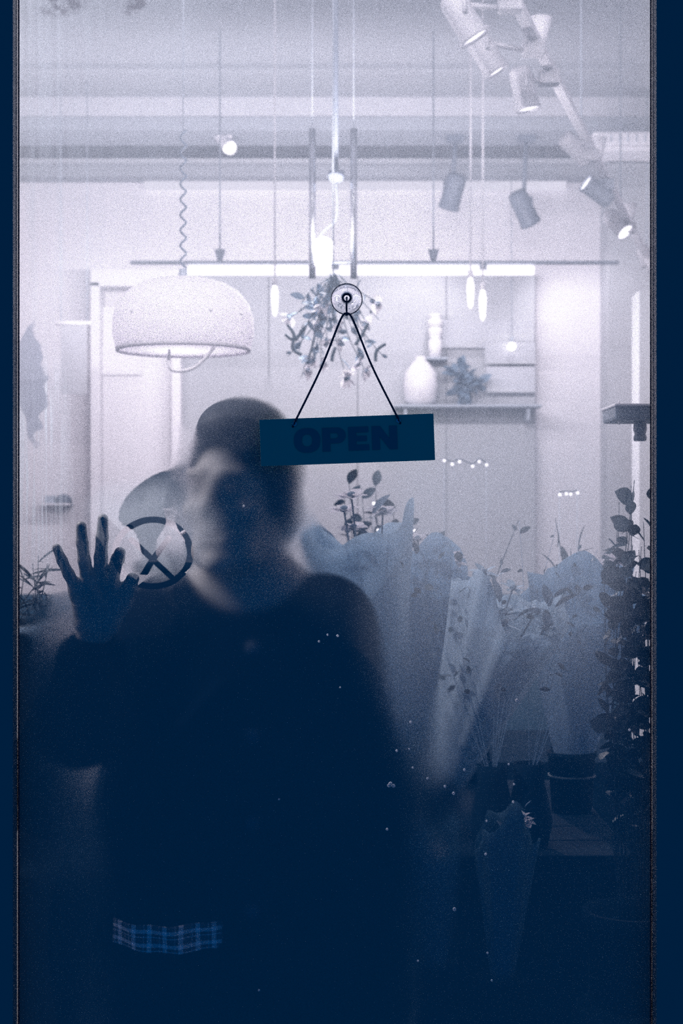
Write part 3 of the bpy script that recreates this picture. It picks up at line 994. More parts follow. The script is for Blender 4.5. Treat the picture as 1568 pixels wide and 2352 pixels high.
# diagonal track with spotlights
TZ = 3.06
tA, tB = Vector((0.38, 1.85, TZ)), Vector((1.98, 7.6, TZ))
tr = thing('lighting_track', 'white ceiling track running back along the right side', 'track')
def on_track(y):
    f = (y - tA.y) / (tB.y - tA.y)
    return tA.lerp(tB, f)
d = (tB - tA).normalized()
Rt = Matrix(((d.y, d.x, 0), (-d.x, d.y, 0), (0, 0, 1)))
mid = (tA + tB) / 2
L = (tB - tA).length
box('rail', mid + Vector((-0.018, -L / 2, -0.012)), mid + Vector((0.018, L / 2, 0.014)), M['white'], tr, 0.003, Rt)
for y in (2.4, 4.0, 5.6, 7.2):
    p = on_track(y)
    tube('wire', [p, (p.x, p.y, RH)], 0.004, M['grey'], tr, 6)
for y in (2.9, 4.6, 6.1):
    p = on_track(y)
    lathe('feed_cone', [(0, 0.0), (0.016, 0.0), (0.040, 0.10), (0, 0.105)], M['white'], tr, p + Vector((0, 0, 0.01)), n=16)
rebase(tr)
def tspot(y, px, py, aim, label, body='canwhite', size=1.0, cone=False, power=36, dy=0.0):
    m = on_track(y) + Vector((0, 0, -0.012))
    spot('track_spotlight', label, m, aim, at(px, py, y + dy), size, body, True, power, 80, 'spotlights on the diagonal track', cone=cone)
tspot(2.3, 1062, 40, (0.5, 0.03, -0.8), 'lit spotlight at the near end of the ceiling track, lens tilted', cone=True)
tspot(2.75, 1114, 122, (0.5, 0.03, -0.8), 'lit spotlight second along the ceiling track from the near end', power=0)
tspot(3.1, 1203, 205, (0.2, 0.02, -0.95), 'upright white spotlight hanging lowest over the display panel')
tspot(4.3, 1322, 340, (0.62, 0.3, -0.45), 'slanted white spotlight mid-way along the ceiling track', power=0)
tspot(4.9, 1372, 442, (-0.75, -0.2, 0.5), 'grey spotlight mid-track with its thin bright lens turned left', 'grey')
tspot(6.0, 1416, 513, (0.42, -0.42, -0.60), 'lit white spotlight near the far end of the track', size=1.1)
tspot(7.2, 1486, 592, (0.5, -0.1, -0.75), 'farthest spotlight on the track, by the door frame', power=0)
# spotlights under the beam by the back wall
def bspot(px, py, y, mpx, mpy, aim, label, body, lit, power=26, size=1.5):
    m = at(mpx, mpy, y)
    spot('beam_spotlight', label, m, aim, at(px, py, y), size, body, lit, power, 100, 'spotlights under the ceiling beam')
zb = 7.5
bspot(1040, 440, zb, 1045, 300, (-0.24, 0.35, -0.9), 'dark can spotlight hanging straight under the beam', 'cangrey', True)
bspot(1202, 478, zb, 1208, 300, (0.42, 0.35, -0.75), 'dark can spotlight tilted right under the beam', 'cangrey', True)
bspot(514, 322, zb, 520, 300, (0.45, -0.42, -0.65), 'lit spotlight with a glowing oval face above the dome lamp', 'white', True, 40, 1.0)

# a small window-display spotlight on the left, inside above the person
spot('window_spotlight', 'small white spotlight beside the door on the left', (-0.95, 0.15, RH), (0.80, 0.03, -0.55), (-0.95, 0.15, 2.08), 0.9, 'white', True, 40, 60)

# added fill globe, unseen above the door, brightens the fog at top left
dl = thing('fill_globe', 'added round fill lamp, unseen inside above the door', 'lamp')
lathe('globe', [(0, -0.06), (0.035, -0.05), (0.058, -0.015), (0.058, 0.015), (0.035, 0.05), (0, 0.06)], M['glow'], dl, (-0.62, 0.20, 2.78), n=28)
lathe('wall_plate', [(0, 0), (0.05, 0), (0.05, 0.012), (0, 0.014)], M['white'], dl, (-0.62, 0.0605, 2.86), (0, 1, 0.0001), 24)
tube('arm', [(-0.62, 0.07, 2.86), (-0.62, 0.20, 2.87), (-0.62, 0.20, 2.83)], 0.01, M['white'], dl)
lamp('POINT', (-0.62, 0.28, 2.74), 13, dl, 0.05)
rebase(dl)

# twin glass tubes with a bulb
HYr = 3.4
s = mpp(HYr)
hl_ = thing('tube_lantern', 'pair of hanging chrome tubes with a bare bulb between them', 'lamp')
for px in (717, 812):
    p, q = at(px, 640, HYr), at(px, 296, HYr)
    tube('hanging_tube', [p, q], 8 * s, M['chrome'], hl_, 16)
    tube('wire', [q, (q.x, q.y, RH)], 0.0015, M['grey'], hl_, 6)
p = at(772, 420, HYr)
lathe('canopy', [(0, 0), (14 * s, 3 * s), (19 * s, 14 * s), (19 * s, 26 * s), (0, 26 * s)], M['cangrey'], hl_, p, n=24)
tube('canopy_stem', [p + Vector((0, 0, 25 * s)), (p.x, p.y, RH)], 5 * s, M['cangrey'], hl_)
tube('cable', spline([p, at(774, 480, HYr), at(769, 508, HYr), at(750, 525, HYr), at(736, 540, HYr), at(734, 552, HYr)]), 2.2 * s, M['cangrey'], hl_, 6)
lathe('bulb', [(0, -36 * s), (16 * s, -28 * s), (22 * s, -8 * s), (15 * s, 14 * s), (8 * s, 26 * s), (8 * s, 40 * s), (0, 40 * s)], M['glow'], hl_, at(742, 585, HYr), n=24)
tube('crossbar', [at(709, 604, HYr), at(820, 604, HYr)], 3 * s, M['grey'], hl_)
lamp('POINT', at(742, 570, HYr - 0.12), 110, hl_, 0.04)
rebase(hl_)

# slender filament bulbs
for px, py, y, lab in ((631, 690, 4.6, 'slender glowing bulb hanging right of the white dome lamp'),
                       (1080, 672, 5.0, 'slender glowing bulb hanging left of its twin on the right side'),
                       (1108, 700, 4.8, 'slender glowing bulb hanging lowest, right of its twin')):
    s = mpp(y)
    t = thing('filament_bulb', lab, 'bulb', 'slender hanging bulbs')
    p = at(px, py, y)
    lathe('bulb', [(0, -38 * s), (5 * s, -30 * s), (7 * s, -8 * s), (8 * s, 14 * s), (5 * s, 32 * s), (0, 36 * s)], M['glow'], t, p, n=16)
    lathe('socket', [(0, 34 * s), (6 * s, 34 * s), (6 * s, 50 * s), (0, 52 * s)], M['white'], t, p, n=16)
    tube('cable', [p + Vector((0, 0, 50 * s)), (p.x, p.y, RH)], 0.004, M['white'], t, 6)
    rebase(t)

# pale bulkhead box in the top right corner
y = 6.8
bx = thing('air_conditioner', 'pale boxy air conditioner in the upper right corner', 'air conditioner')
a, b = at(1362, 332, y), at(1560, 302, y)
box('casing', (a.x, y, a.z), (min(b.x, RX - 0.01), y + 0.35, b.z), M['white'], bx, 0.012)
box('louver', (a.x + 0.06, y + 0.02, at(0, 345, y).z), (min(b.x, RX - 0.01) - 0.05, y + 0.30, a.z - 0.002), M['white'], bx, 0.004)
for i in range(5):
    xx = a.x + 0.10 + i * 0.05
    box('slot', (xx, y - 0.002, at(0, 326, y).z), (xx + 0.008, y + 0.002, at(0, 308, y).z), M['grey'], bx)
rebase(bx)
struct(box('trim_6', (at(1395, 0, 7.9).x, 7.9, 0.6), (RX, RY, py_z(340, 7.9)), M['slate'], None, 0.004))

# ------------------------------------------------------------------ things on the back shelves
shy = 7.95
s = mpp(shy)
shelf = thing('wall_shelf', 'thin dark shelf board below the pictures on the back right', 'shelf')
a, b = at(905, 932, shy), at(1240, 926, shy)
box('board', (a.x, shy - 0.12, a.z - 0.015), (b.x, shy + 0.148, a.z), M['grey'], shelf, 0.003)
for px in (930, 1210):
    q = at(px, 932, shy)
    box('bracket', (q.x - 0.01, shy - 0.08, q.z - 0.10), (q.x + 0.01, shy + 0.15, q.z - 0.015), M['grey'], shelf, 0.003)
rebase(shelf)
zs = a.z
v = at(965, 930, shy)
tag(lathe('belly_vase', [(0, 0), (26 * s, 0), (36 * s, 14 * s), (40 * s, 45 * s), (36 * s, 75 * s), (22 * s, 95 * s), (12 * s, 104 * s), (13 * s, 112 * s), (10 * s, 112 * s), (9 * s, 103 * s), (19 * s, 92 * s), (32 * s, 73 * s), (36 * s, 45 * s), (30 * s, 14 * s), (0, 6 * s)],
          M['ceramic'], None, (v.x, shy - 0.02, zs), n=32), 'round-bellied white vase on the thin back shelf', 'vase')
# tall stacked column on a plinth behind
y = 8.0
s = mpp(y)
v = at(999, 823, y)
colm = thing('column_vase', 'tall white ribbed column vase on a small bracket above the round vase', 'vase')
lathe('column', [(0, 0), (14 * s, 0), (15 * s, 20 * s), (16 * s, 38 * s), (12 * s, 45 * s), (16 * s, 54 * s), (17 * s, 66 * s), (14 * s, 71 * s)], M['ceramic'], colm, v, n=24)
lathe('collar', [(13 * s, 71 * s), (17 * s, 75 * s), (18 * s, 86 * s), (13 * s, 90 * s)], M['ceramic'], colm, v, n=24)
lathe('neck', [(13 * s, 90 * s), (12 * s, 94 * s), (15 * s, 97 * s), (14 * s, 101 * s), (8 * s, 101 * s)], M['ceramic'], colm, v, n=24)
box('bracket_shelf', (v.x - 0.08, 7.92, v.z - 0.015), (v.x + 0.08, 8.098, v.z), M['grey'], colm, 0.003)
rebase(colm)
# pictures
def picture(label, x0, y0, x1, y1, y, wedge):
    t = thing('picture_board', label, 'picture', 'pale boards on the back panel')
    a, b = at(x0, y1, y), at(x1, y0, y)
    box('board', (a.x, y, a.z), (b.x, y + 0.02, b.z), mat('board_paper', (0.50, 0.51, 0.55), 0.8, var=0.05), t, 0.003)
    bm = bmesh.new()
    vs = [bm.verts.new(Vector((at(px, py, y).x, y - 0.001, at(px, py, y).z))) for px, py in wedge]
    f = bm.faces.new(vs)
    r = bmesh.ops.extrude_face_region(bm, geom=[f])
    for g_ in r['geom']:
        if isinstance(g_, bmesh.types.BMVert):
            g_.co.y -= 0.002
    bmesh.ops.recalc_face_normals(bm, faces=bm.faces)
    bm_obj('dark_shape', bm, M['slate'], t)
    return rebase(t)
by = 8.06
picture('pale board with a dark wedge, upper one on the back panel', 1010, 735, 1228, 800, by, ((1016, 798), (1226, 752), (1226, 784), (1114, 786), (1090, 798)))
picture('wide plain pale board on the back panel with a light gleam', 1113, 786, 1229, 836, by - 0.04, ((1113, 832), (1229, 828), (1229, 836), (1113, 836)))
picture('lower pale board with a curved lower edge on the back panel', 1116, 842, 1229, 902, by - 0.04, ((1118, 872), (1150, 890), (1180, 896), (1229, 896), (1229, 901), (1118, 901)))
gb = thing('gleam_ball', 'small glowing ball on a cable, standing in for a gleam on the pale board', 'bulb')  # glowing ball stands in for a reflection on the board
lathe('bulb', [(0, -0.028), (0.018, -0.022), (0.028, 0), (0.018, 0.022), (0, 0.028)], M['glow'], gb, at(1175, 796, 7.975), n=20)
lathe('socket', [(0, 0.026), (0.012, 0.026), (0.012, 0.06), (0, 0.062)], M['grey'], gb, at(1175, 796, 7.975), n=16)
tube('cable', [at(1175, 796, 7.975) + Vector((0, 0, 0.06)), (at(1175, 796, 7.975).x, 8.015, py_z(404, 8.0))], 0.003, M['grey'], gb, 6)
rebase(gb)
# long dark poster at the left
y = 7.0
a, b = at(140, 905, y), at(200, 742, y)
pl_ = thing('hanging_banner', 'tall grey banner hanging left of the white door', 'banner')
box('cloth', (a.x, y, a.z), (b.x, y + 0.006, b.z), mat('banner_cloth', (0.38, 0.38, 0.41), 0.9), pl_, 0.002)
tube('rod', [(a.x - 0.03, y, b.z), (b.x + 0.03, y, b.z)], 0.012, M['white'], pl_)
for xx in (a.x, b.x):
    tube('wire', [(xx, y, b.z), (xx, y, RH)], 0.003, M['grey'], pl_, 6)
rebase(pl_)

# small dark bell on a bracket at the far left
y = 8.1
wb = thing('counter_bell', 'small dark domed bell on a bracket left of the white door', 'bell')
a, b = at(98, 1156, y), at(164, 1152, y)
box('bracket_shelf', (a.x, 8.0, a.z - 0.012), (b.x, 8.198, a.z), M['white'], wb, 0.002)
lathe('dome', [(0, 0.062), (0.03, 0.056), (0.052, 0.035), (0.06, 0.0), (0, 0)], M['cangrey'], wb, (at(146, 0, y).x, y, a.z), n=24)
box('base_block', (at(105, 0, y).x, 8.06, a.z), (at(128, 0, y).x, 8.12, a.z + 0.05), M['grey'], wb, 0.004)
rebase(wb)

# ------------------------------------------------------------------ plants, bouquets, furniture
def leaf_mesh(nm, L=1.0, Wd=0.4, m=None, fold=0.12, curl=0.25):
    V, F = [], []
    n = 6
    for i in range(n + 1):
        t = i / n
        w = Wd * math.sin(math.pi * min(1, t * 0.96 + 0.04)) ** 0.8 * 0.5
        z = -curl * t * t
        V += [(-w, t * L, z + fold * w), (0, t * L, z - fold * w), (w, t * L, z + fold * w)]
    for i in range(n):
        a = i * 3
        F += [(a, a + 1, a + 4, a + 3), (a + 1, a + 2, a + 5, a + 4)]
    me = bpy.data.meshes.new(nm)
    me.from_pydata(V, [], F)
    me.polygons.foreach_set('use_smooth', [True] * len(me.polygons))
    me.materials.append(m)
    return me
LEAF = {k: leaf_mesh('leaf', 1, w, M[k2]) for k, w, k2 in (('dark', 0.55, 'leaf'), ('grey', 0.5, 'greyleaf'), ('round', 0.85, 'leaf'), ('needle', 0.12, 'leaf'))}
PETAL = leaf_mesh('petal', 1, 0.75, M['petal'], 0.2, 0.3)
GPETAL = leaf_mesh('petal', 1, 0.6, M['palepaper'], 0.2, 0.3)

def put(me, nm, parent, p, d, size, roll=0.0):
    o = bpy.data.objects.new(nm, me)
    d = Vector(d).normalized()
    q = d.to_track_quat('Y', 'Z') @ Matrix.Rotation(roll, 3, 'Y').to_quaternion()
    o.location = p
    o.rotation_euler = q.to_euler()
    o.scale = (size, size, size)
    return link(o, parent)

def rdir(up=0.0):
    v = Vector((random.gauss(0, 1), random.gauss(0, 0.7), random.gauss(up, 0.8)))
    return v.normalized()

def sprig(parent, base, tip, n, size, kind='dark', sr=0.0016, bend=0.03, nm='stem', sm='leaf'):
    base, tip = Vector(base), Vector(tip)
    mid = base.lerp(tip, 0.55) + Vector((random.uniform(-bend, bend), random.uniform(-bend, bend) * 0.5, 0))
    pts = spline([base, mid, tip], 6)
    tube(nm, pts, [sr * (1.3 - 0.8 * i / len(pts)) for i in range(len(pts))], M[sm], parent, 5)
    for i in range(n):
        t = 0.35 + 0.65 * (i + 0.5) / n
        p = pts[min(len(pts) - 1, int(t * (len(pts) - 1)))]
        d = (tip - base).normalized() * 0.5 + rdir() * 0.9
        put(LEAF[kind], 'leaf', parent, p, d, size * random.uniform(0.7, 1.2), random.uniform(-1.5, 1.5))
    return pts

def flower(parent, p, d, r, n=7, me=None, heart='greyleaf'):
    d = Vector(d).normalized()
    R = frame_for(d)
    for i in range(n):
        a = 2 * math.pi * i / n + random.uniform(-0.2, 0.2)
        v = R @ Vector((math.cos(a), math.sin(a), 0.45))
        put(me or PETAL, 'petal', parent, Vector(p), v, r, random.uniform(-0.4, 0.4))
    lathe('flower_heart', [(0, r * 0.35), (r * 0.22, r * 0.25), (r * 0.25, 0), (0, -r * 0.1)], M[heart], parent, p, d, 10)

def pot(parent, p, r, hgt, m):
    lathe('pot', [(0, 0), (r * 0.72, 0), (r * 0.78, 0.01), (r * 0.98, hgt - 0.03), (r * 1.05, hgt - 0.03), (r * 1.05, hgt), (r * 0.92, hgt), (r * 0.90, hgt - 0.03), (0, hgt - 0.04)], m, parent, p, n=28)

# dark display benches
def bench(label, x0, x1, y0, y1, z):
    t = thing('display_bench', label, 'table')
    n = max(2, int((y1 - y0) / 0.12))
    for i in range(n):
        a = y0 + (y1 - y0) * i / n
        box('plank', (x0, a + 0.002, z - 0.03), (x1, y0 + (y1 - y0) * (i + 1) / n - 0.002, z), M['dark'], t, 0.003)
    for xx in (x0 + 0.03, x1 - 0.07):
        for yy in (y0 + 0.03, y1 - 0.07):
            box('leg', (xx, yy, 0), (xx + 0.04, yy + 0.04, z - 0.03), M['dark'], t, 0.003)
    for i in range(5):
        a, b = x0 + (x1 - x0) * i / 5, x0 + (x1 - x0) * (i + 1) / 5
        box('front_board', (a + 0.002, y0, 0.06), (b - 0.002, y0 + 0.018, z - 0.031), M['dark'], t, 0.003)
    return rebase(t)
B1 = 0.86
bench('dark plank display bench behind the glass on the right', 0.13, 0.545, 0.52, 1.35, B1)
bench('low dark plank bench further back behind the person', -1.1, 0.95, 2.3, 3.0, 0.75)
bench('dark plank bench by the left edge of the glass', -1.2, -0.50, 0.62, 1.2, 0.80)

def bouquet(label, foot, top, r_top, m, flowers, pleats=9, wob=0.14, flare=1.0, back=0.0, fl=None, lf='grey', nl=10, lsize=0.04):
    """A paper-wrapped bunch: pleated cone, a tie, stems with flowers and leaves."""
    t = thing('wrapped_bouquet', label, 'bouquet', 'paper-wrapped bouquets')
    foot, top = Vector(foot), Vector(top)
    ax = top - foot
    R = frame_for(ax)
    L = ax.length
    V, F = [], []
    nu, nv = 64, 14
    ph = random.uniform(0, 6)
    for j in range(nv + 1):
        v = j / nv
        rr = r_top * (0.16 + 0.84 * v ** 0.85) if v > 0.12 else r_top * (0.30 - 1.0 * v)
        for i in range(nu):
            a = 2 * math.pi * i / nu
            k = 1 + wob * v * (math.sin(a * pleats + ph + 1.5 * v) * 0.6 + math.sin(a * pleats * 2.3 + ph) * 0.25)
            zz = L * v * (1 + (0.10 * math.sin(a * 2 + ph) + 0.05 * math.sin(a * 5 + ph * 2)) * v * flare)
            V.append(foot + R @ Vector((rr * k * math.cos(a), rr * k * math.sin(a), zz)))
    for j in range(nv):
        for i in range(nu):
            q = (i + 1) % nu
            F.append((j * nu + i, j * nu + q, (j + 1) * nu + q, (j + 1) * nu + i))
    w = mesh_obj('paper_wrap', V, F, m, t)
    so = w.modifiers.new('thickness', 'SOLIDIFY')
    so.thickness = 0.0012
    tp = foot + ax * 0.13
    tor = [tp + R @ Vector((r_top * 0.27 * math.cos(a), r_top * 0.27 * math.sin(a), 0)) for a in np.linspace(0, 2 * math.pi, 24)]
    tube('twine', tor, 0.003, M['palepaper'], t, 6)
    for i in range(flowers):
        a = random.uniform(0, 6.28)
        rr = r_top * 0.75 * math.sqrt(random.random())
        p = foot + R @ Vector((rr * math.cos(a), rr * math.sin(a), L * random.uniform(0.92, 1.12)))
        tube('stem', [foot + ax * 0.3, p], 0.002, M['greyleaf'], t, 5)
        flower(t, p, (p - foot) + Vector((0, -0.25, 0.1)), r_top * random.uniform(0.22, 0.34), 6, fl)
    for i in range(nl):
        a = random.uniform(0, 6.28)
        rr = r_top * 0.8 * math.sqrt(random.random())
        p = foot + R @ Vector((rr * math.cos(a), rr * math.sin(a), L * random.uniform(0.9, 1.1)))
        put(LEAF[lf], 'leaf', t, p, (p - foot).normalized() + rdir() * 0.6, lsize * random.uniform(0.8, 1.4), random.uniform(-1, 1))
    return rebase(t)

bouquet('large wrapped bouquet of pale flowers leaning right, foremost on the right bench', at(1000, 1860, 0.70), at(1165, 1390, 0.66), 0.115, M['palepaper'], 9, fl=GPETAL)
bouquet('tall rounded paper-wrapped bouquet just behind the person\'s shoulder', at(880, 1810, 0.85), at(815, 1210, 0.85), 0.125, M['palepaper'], 4, 5, 0.06, 0.6, nl=4)
bouquet('wrapped bouquet with dark seed heads right of the person', at(985, 1770, 1.1), at(985, 1290, 1.1), 0.11, M['paper'], 5, lf='dark', nl=16)
bouquet('wrapped bouquet at the far right, half hidden by foliage', at(1312, 1800, 0.95), at(1345, 1330, 0.95), 0.13, M['paper'], 5, lf='dark', nl=14)
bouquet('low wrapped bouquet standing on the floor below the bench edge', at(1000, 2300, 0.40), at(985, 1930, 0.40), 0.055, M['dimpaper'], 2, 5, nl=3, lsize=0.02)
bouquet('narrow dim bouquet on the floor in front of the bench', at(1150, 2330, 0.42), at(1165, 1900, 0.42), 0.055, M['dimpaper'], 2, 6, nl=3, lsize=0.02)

def bucket(label, foot, base_z, r=0.05, rise=0.07):
    t = thing('flower_bucket', label, 'bucket', 'dark buckets holding the bouquets')
    h_ = foot.z - base_z + rise
    lathe('bucket_body', [(0, 0), (r * 0.85, 0), (r, h_ - 0.01), (r * 1.06, h_ - 0.01), (r * 1.06, h_), (r * 0.94, h_), (r * 0.8, 0.012), (0, 0.012)], M['dark'], t, (foot.x, foot.y, base_z), n=28)
    tube('bucket_band', [Vector((foot.x + r * 0.97 * math.cos(a), foot.y + r * 0.97 * math.sin(a), base_z + h_ * 0.6)) for a in np.linspace(0, 2 * math.pi, 25)], 0.003, M['leaf'], t, 6)
    return rebase(t)
bucket('dark bucket holding the foremost large bouquet', at(1000, 1860, 0.70), B1)
bucket('dark bucket holding the tall rounded bouquet', at(880, 1810, 0.85), B1)
bucket('dark bucket holding the bouquet with seed heads', at(985, 1770, 1.1), B1, 0.045)
bucket('dark bucket holding the far right bouquet', at(1312, 1800, 0.95), B1)
bucket('tall dark floor bucket beside the coat', at(1000, 2300, 0.40), 0.0, 0.04)
bucket('tall dark floor bucket nearest the bench front', at(1150, 2330, 0.42), 0.0, 0.04)

# leafy plant by the right edge
pt = thing('leafy_plant', 'bushy dark-leaved plant along the right edge of the glass', 'plant')
py_ = 0.40
pb = at(1450, 1960, py_)
pot(pt, (pb.x, py_, 0.62), 0.085, 0.17, M['dark'])
for i in range(28):
    tpx, tpy = random.uniform(1385, 1515), random.uniform(1085, 1520)
    tpx = max(tpx, 1500 - (tpy - 1040) * 0.7)
    sprig(pt, (pb.x + random.uniform(-0.03, 0.03), py_ + random.uniform(-.02, .02), 0.76), at(tpx, tpy, py_ + random.uniform(-0.05, 0.08)), 10, random.uniform(0.024, 0.042), 'round', 0.001)
rebase(pt)
std = thing('plant_stand', 'dark round plant stand under the bushy plant', 'stand')
lathe('stand_top', [(0, 0.59), (0.10, 0.59), (0.105, 0.60), (0.10, 0.62), (0, 0.62)], M['dark'], std, (pb.x, py_, 0), n=28)
lathe('stand_column', [(0, 0.0), (0.09, 0.0), (0.09, 0.015), (0.02, 0.04), (0.02, 0.59)], M['dark'], std, (pb.x, py_, 0), n=24)
rebase(std)

# needle plant by the left edge
npnt = thing('needle_plant', 'dark feathery plant at the left edge beside the raised hand', 'plant')
nb = at(70, 1700, 0.62)
nc = (-0.70, 0.92)
pot(npnt, (nc[0], nc[1], 0.83), 0.08, 0.30, M['dark'])
for i in range(11):
    sprig(npnt, (nc[0], nc[1], 1.10), at(random.uniform(52, 120), random.uniform(1275, 1400), random.uniform(0.85, 0.98)), 12, random.uniform(0.035, 0.06), 'needle', bend=0.05)
rebase(npnt)

cr = thing('plank_crate', 'dark plank crate with a highlight painted on its rim around the feathery plant at the left edge', 'crate')
cx0, cx1, cy0, cy1, cz1 = -0.96, -0.565, 0.72, 1.14, at(0, 1446, 0.72).z
for i in range(4):
    za, zb_ = 0.80 + (cz1 - 0.80) * i / 4, 0.80 + (cz1 - 0.80) * (i + 1) / 4 - 0.006
    for yy in (cy0, cy1 - 0.015):
        box('plank', (cx0, yy, za), (cx1, yy + 0.015, zb_), M['dark'], cr, 0.002)
    for xx in (cx0, cx1 - 0.015):
        box('plank', (xx, cy0 + 0.016, za), (xx + 0.015, cy1 - 0.016, zb_), M['dark'], cr, 0.002)
box('base_board', (cx0 + 0.016, cy0 + 0.016, 0.80), (cx1 - 0.016, cy1 - 0.016, 0.815), M['dark'], cr)
box('rim', (cx0, cy0 - 0.004, cz1 - 0.006), (cx1, cy0 + 0.018, cz1 + 0.004), M['palepaper'], cr, 0.002)  # pale strip paints a highlight along the front top edge
rebase(cr)

# dried stems across the right half
def dried(label, foot, tips, kind, size, n, sr=0.0016, sm='leaf'):
    t = thing('dried_stems', label, 'plant')
    foot = Vector(foot)
    lathe('vase', [(0, 0), (0.035, 0), (0.045, 0.05), (0.028, 0.13), (0.032, 0.16), (0.026, 0.16), (0.022, 0.13), (0.04, 0.05), (0, 0.01)], M['dark'], t, foot, n=24)
    for tp in tips:
        sprig(t, foot + Vector((0, 0, 0.12)), tp, n, size, kind, sr, sm=sm)
    return rebase(t)
def zpt(px, y, z): return (at(px, 0, y).x, y, z)
dried('dark seed heads on thin stems beside the wrapped bouquets', zpt(1085, 1.30, B1), [at(x, y, 1.30) for x, y in ((905, 1215), (950, 1240), (1008, 1260), (930, 1180), (880, 1270), (1060, 1330), (1190, 1195))], 'dark', 0.028, 5)
dried('angular bare twigs above the far right bouquet', zpt(1300, 1.25, B1), [at(x, y, 1.2) for x, y in ((1275, 1190), (1330, 1235), (1345, 1305), (1385, 1280), (1310, 1260))], 'needle', 0.05, 4)
dried('curling dark stems under the lower edge of the sign', zpt(865, 2.6, 0.75), [at(x, y, 2.6) for x, y in ((800, 1085), (830, 1120), (860, 1090), (905, 1160), (850, 1180), (790, 1130))], 'dark', 0.06, 7)
dried('dark bunch beside the round white vase', zpt(1068, 7.98, zs), [at(x, y, 7.92) for x, y in ((1042, 850), (1055, 835), (1080, 860), (1050, 900), (1075, 910), (1095, 880), (1060, 870))], 'grey', 0.10, 8)

dried('foremost spray of dark pods close behind the glass on the right', zpt(1130, 0.58, B1), [at(x, y, 0.60) for x, y in ((905, 1262), (942, 1246), (1006, 1258), (962, 1340), (1050, 1342), (1086, 1338), (1192, 1196), (1240, 1330), (1150, 1290), (1000, 1420), (1300, 1310), (905, 1500))], 'dark', 0.021, 4, 0.0006, 'paper')
dried('thin angular twigs close behind the glass beside the bushy plant', zpt(1215, 0.60, B1), [at(x, y, 0.62) for x, y in ((1330, 1236), (1278, 1204), (1345, 1330), (1372, 1262), (1318, 1268), (1390, 1300))], 'dark', 0.017, 4, 0.0006, 'paper')

# hanging dried-flower bundle behind the suction cup
hb = thing('hanging_flower_bundle', 'hanging bundle of white dried flowers behind the suction cup', 'flowers')
fy = 3.2
top_ = at(765, 640, fy)
tube('string', [top_, (top_.x, fy, RH)], 0.003, M['grey'], hb, 6)
for i in range(34):
    q = at(random.gauss(768, 68), random.uniform(680, 870), fy + random.uniform(-0.12, 0.12))
    pts = sprig(hb, top_ + Vector((random.uniform(-.02, .02), 0, random.uniform(-.02, .02))), q, 4, random.uniform(0.03, 0.05), 'grey', 0.002)
    if i % 2 == 0:
        flower(hb, q, rdir(-0.3) + Vector((0, -0.6, 0)), random.uniform(0.026, 0.046), 6)
for pp in ([(660, 745), (675, 770), (672, 800), (692, 815)], [(655, 768), (676, 780), (700, 752)], [(770, 798), (764, 815), (762, 830)], [(845, 742), (828, 775), (815, 792)], [(885, 790), (865, 805), (862, 830)]):
    tube('dark_twig', spline([at(x, y, fy - 0.15) for x, y in pp]), 0.006, M['leaf'], hb, 6)
rebase(hb)

# fairy lights
def fairy(label, pts, y):
    t = thing('fairy_lights', label, 'string lights')
    P_ = [at(a, b, y) for a, b in pts]
    tube('wire', spline([p + Vector((0, 0.008, 0.008)) for p in P_], 4), 0.002, M['cord'], t, 5)
    r = 3.6 * mpp(y)
    for p in P_:
        lathe('bulb', [(0, -r), (r * 0.7, -r * 0.7), (r, 0), (r * 0.7, r * 0.7), (0, r)], M['fairy'], t, p, n=12)
    for p in (P_[0], P_[-1]):
        tube('stake', [p + Vector((0, 0.012, 0.012)), (p.x, p.y + 0.012, 0.75)], 0.0014, M['grey'], t, 6)
    return rebase(t)
fairy('short string of fairy lights right below the sign corner', [(1020, 1058), (1038, 1066), (1055, 1060), (1085, 1071), (1100, 1060), (1117, 1068)], 2.6)
fairy('short string of fairy lights above the far right bouquet', [(1285, 1136), (1300, 1134), (1310, 1135), (1326, 1132)], 2.6)
fairy('string of fairy lights among the dark seed heads', [(858, 1156), (868, 1218), (890, 1212), (905, 1219), (912, 1226), (952, 1219)], 2.5)
fairy('fairy lights draped left of the person\'s face', [(350, 1152), (365, 1148), (385, 1143), (408, 1148), (425, 1150), (428, 1163)], 2.6)

# chair with a dark rounded back left of the person, white bottle on the bench
cy = 2.1
ch = thing('armchair', 'dark round-backed chair left of the person\'s face', 'chair')
s = mpp(cy)
outline = [(420, 1062), (395, 1078), (360, 1086), (328, 1105), (300, 1128), (293, 1136), (280, 1155), (270, 1182), (274, 1204), (300, 1212), (316, 1232), (330, 1300), (520, 1300), (520, 1075), (470, 1060)]
bm = bmesh.new()
vs = [bm.verts.new(at(a, b, cy)) for a, b in outline]
f = bm.faces.new(vs)
r = bmesh.ops.extrude_face_region(bm, geom=[f])
for g_ in r['geom']:
    if isinstance(g_, bmesh.types.BMVert):
        g_.co.y += 0.06
bmesh.ops.recalc_face_normals(bm, faces=bm.faces)
bmesh.ops.bevel(bm, geom=bm.edges[:], offset=0.008, segments=2, affect='EDGES')
bm_obj('backrest', bm, mat('chair_felt', (0.05, 0.075, 0.105), 0.9), ch)
xa, xb = at(285, 0, cy).x, at(520, 0, cy).x
box('seat', (xa, cy - 0.42, 0.78), (xb, cy + 0.05, 0.84), M['slate'], ch, 0.015)
for xx in (xa + 0.01, xb - 0.04):
    for yy in (cy - 0.40, cy + 0.01):
        box('leg', (xx, yy, 0), (xx + 0.03, yy + 0.03, 0.79), M['dark'], ch, 0.003)
for xx in (xa + 0.03, xb - 0.06):
    box('back_post', (xx, cy + 0.01, 0.83), (xx + 0.03, cy + 0.04, at(0, 1290, cy).z), M['slate'], ch, 0.003)
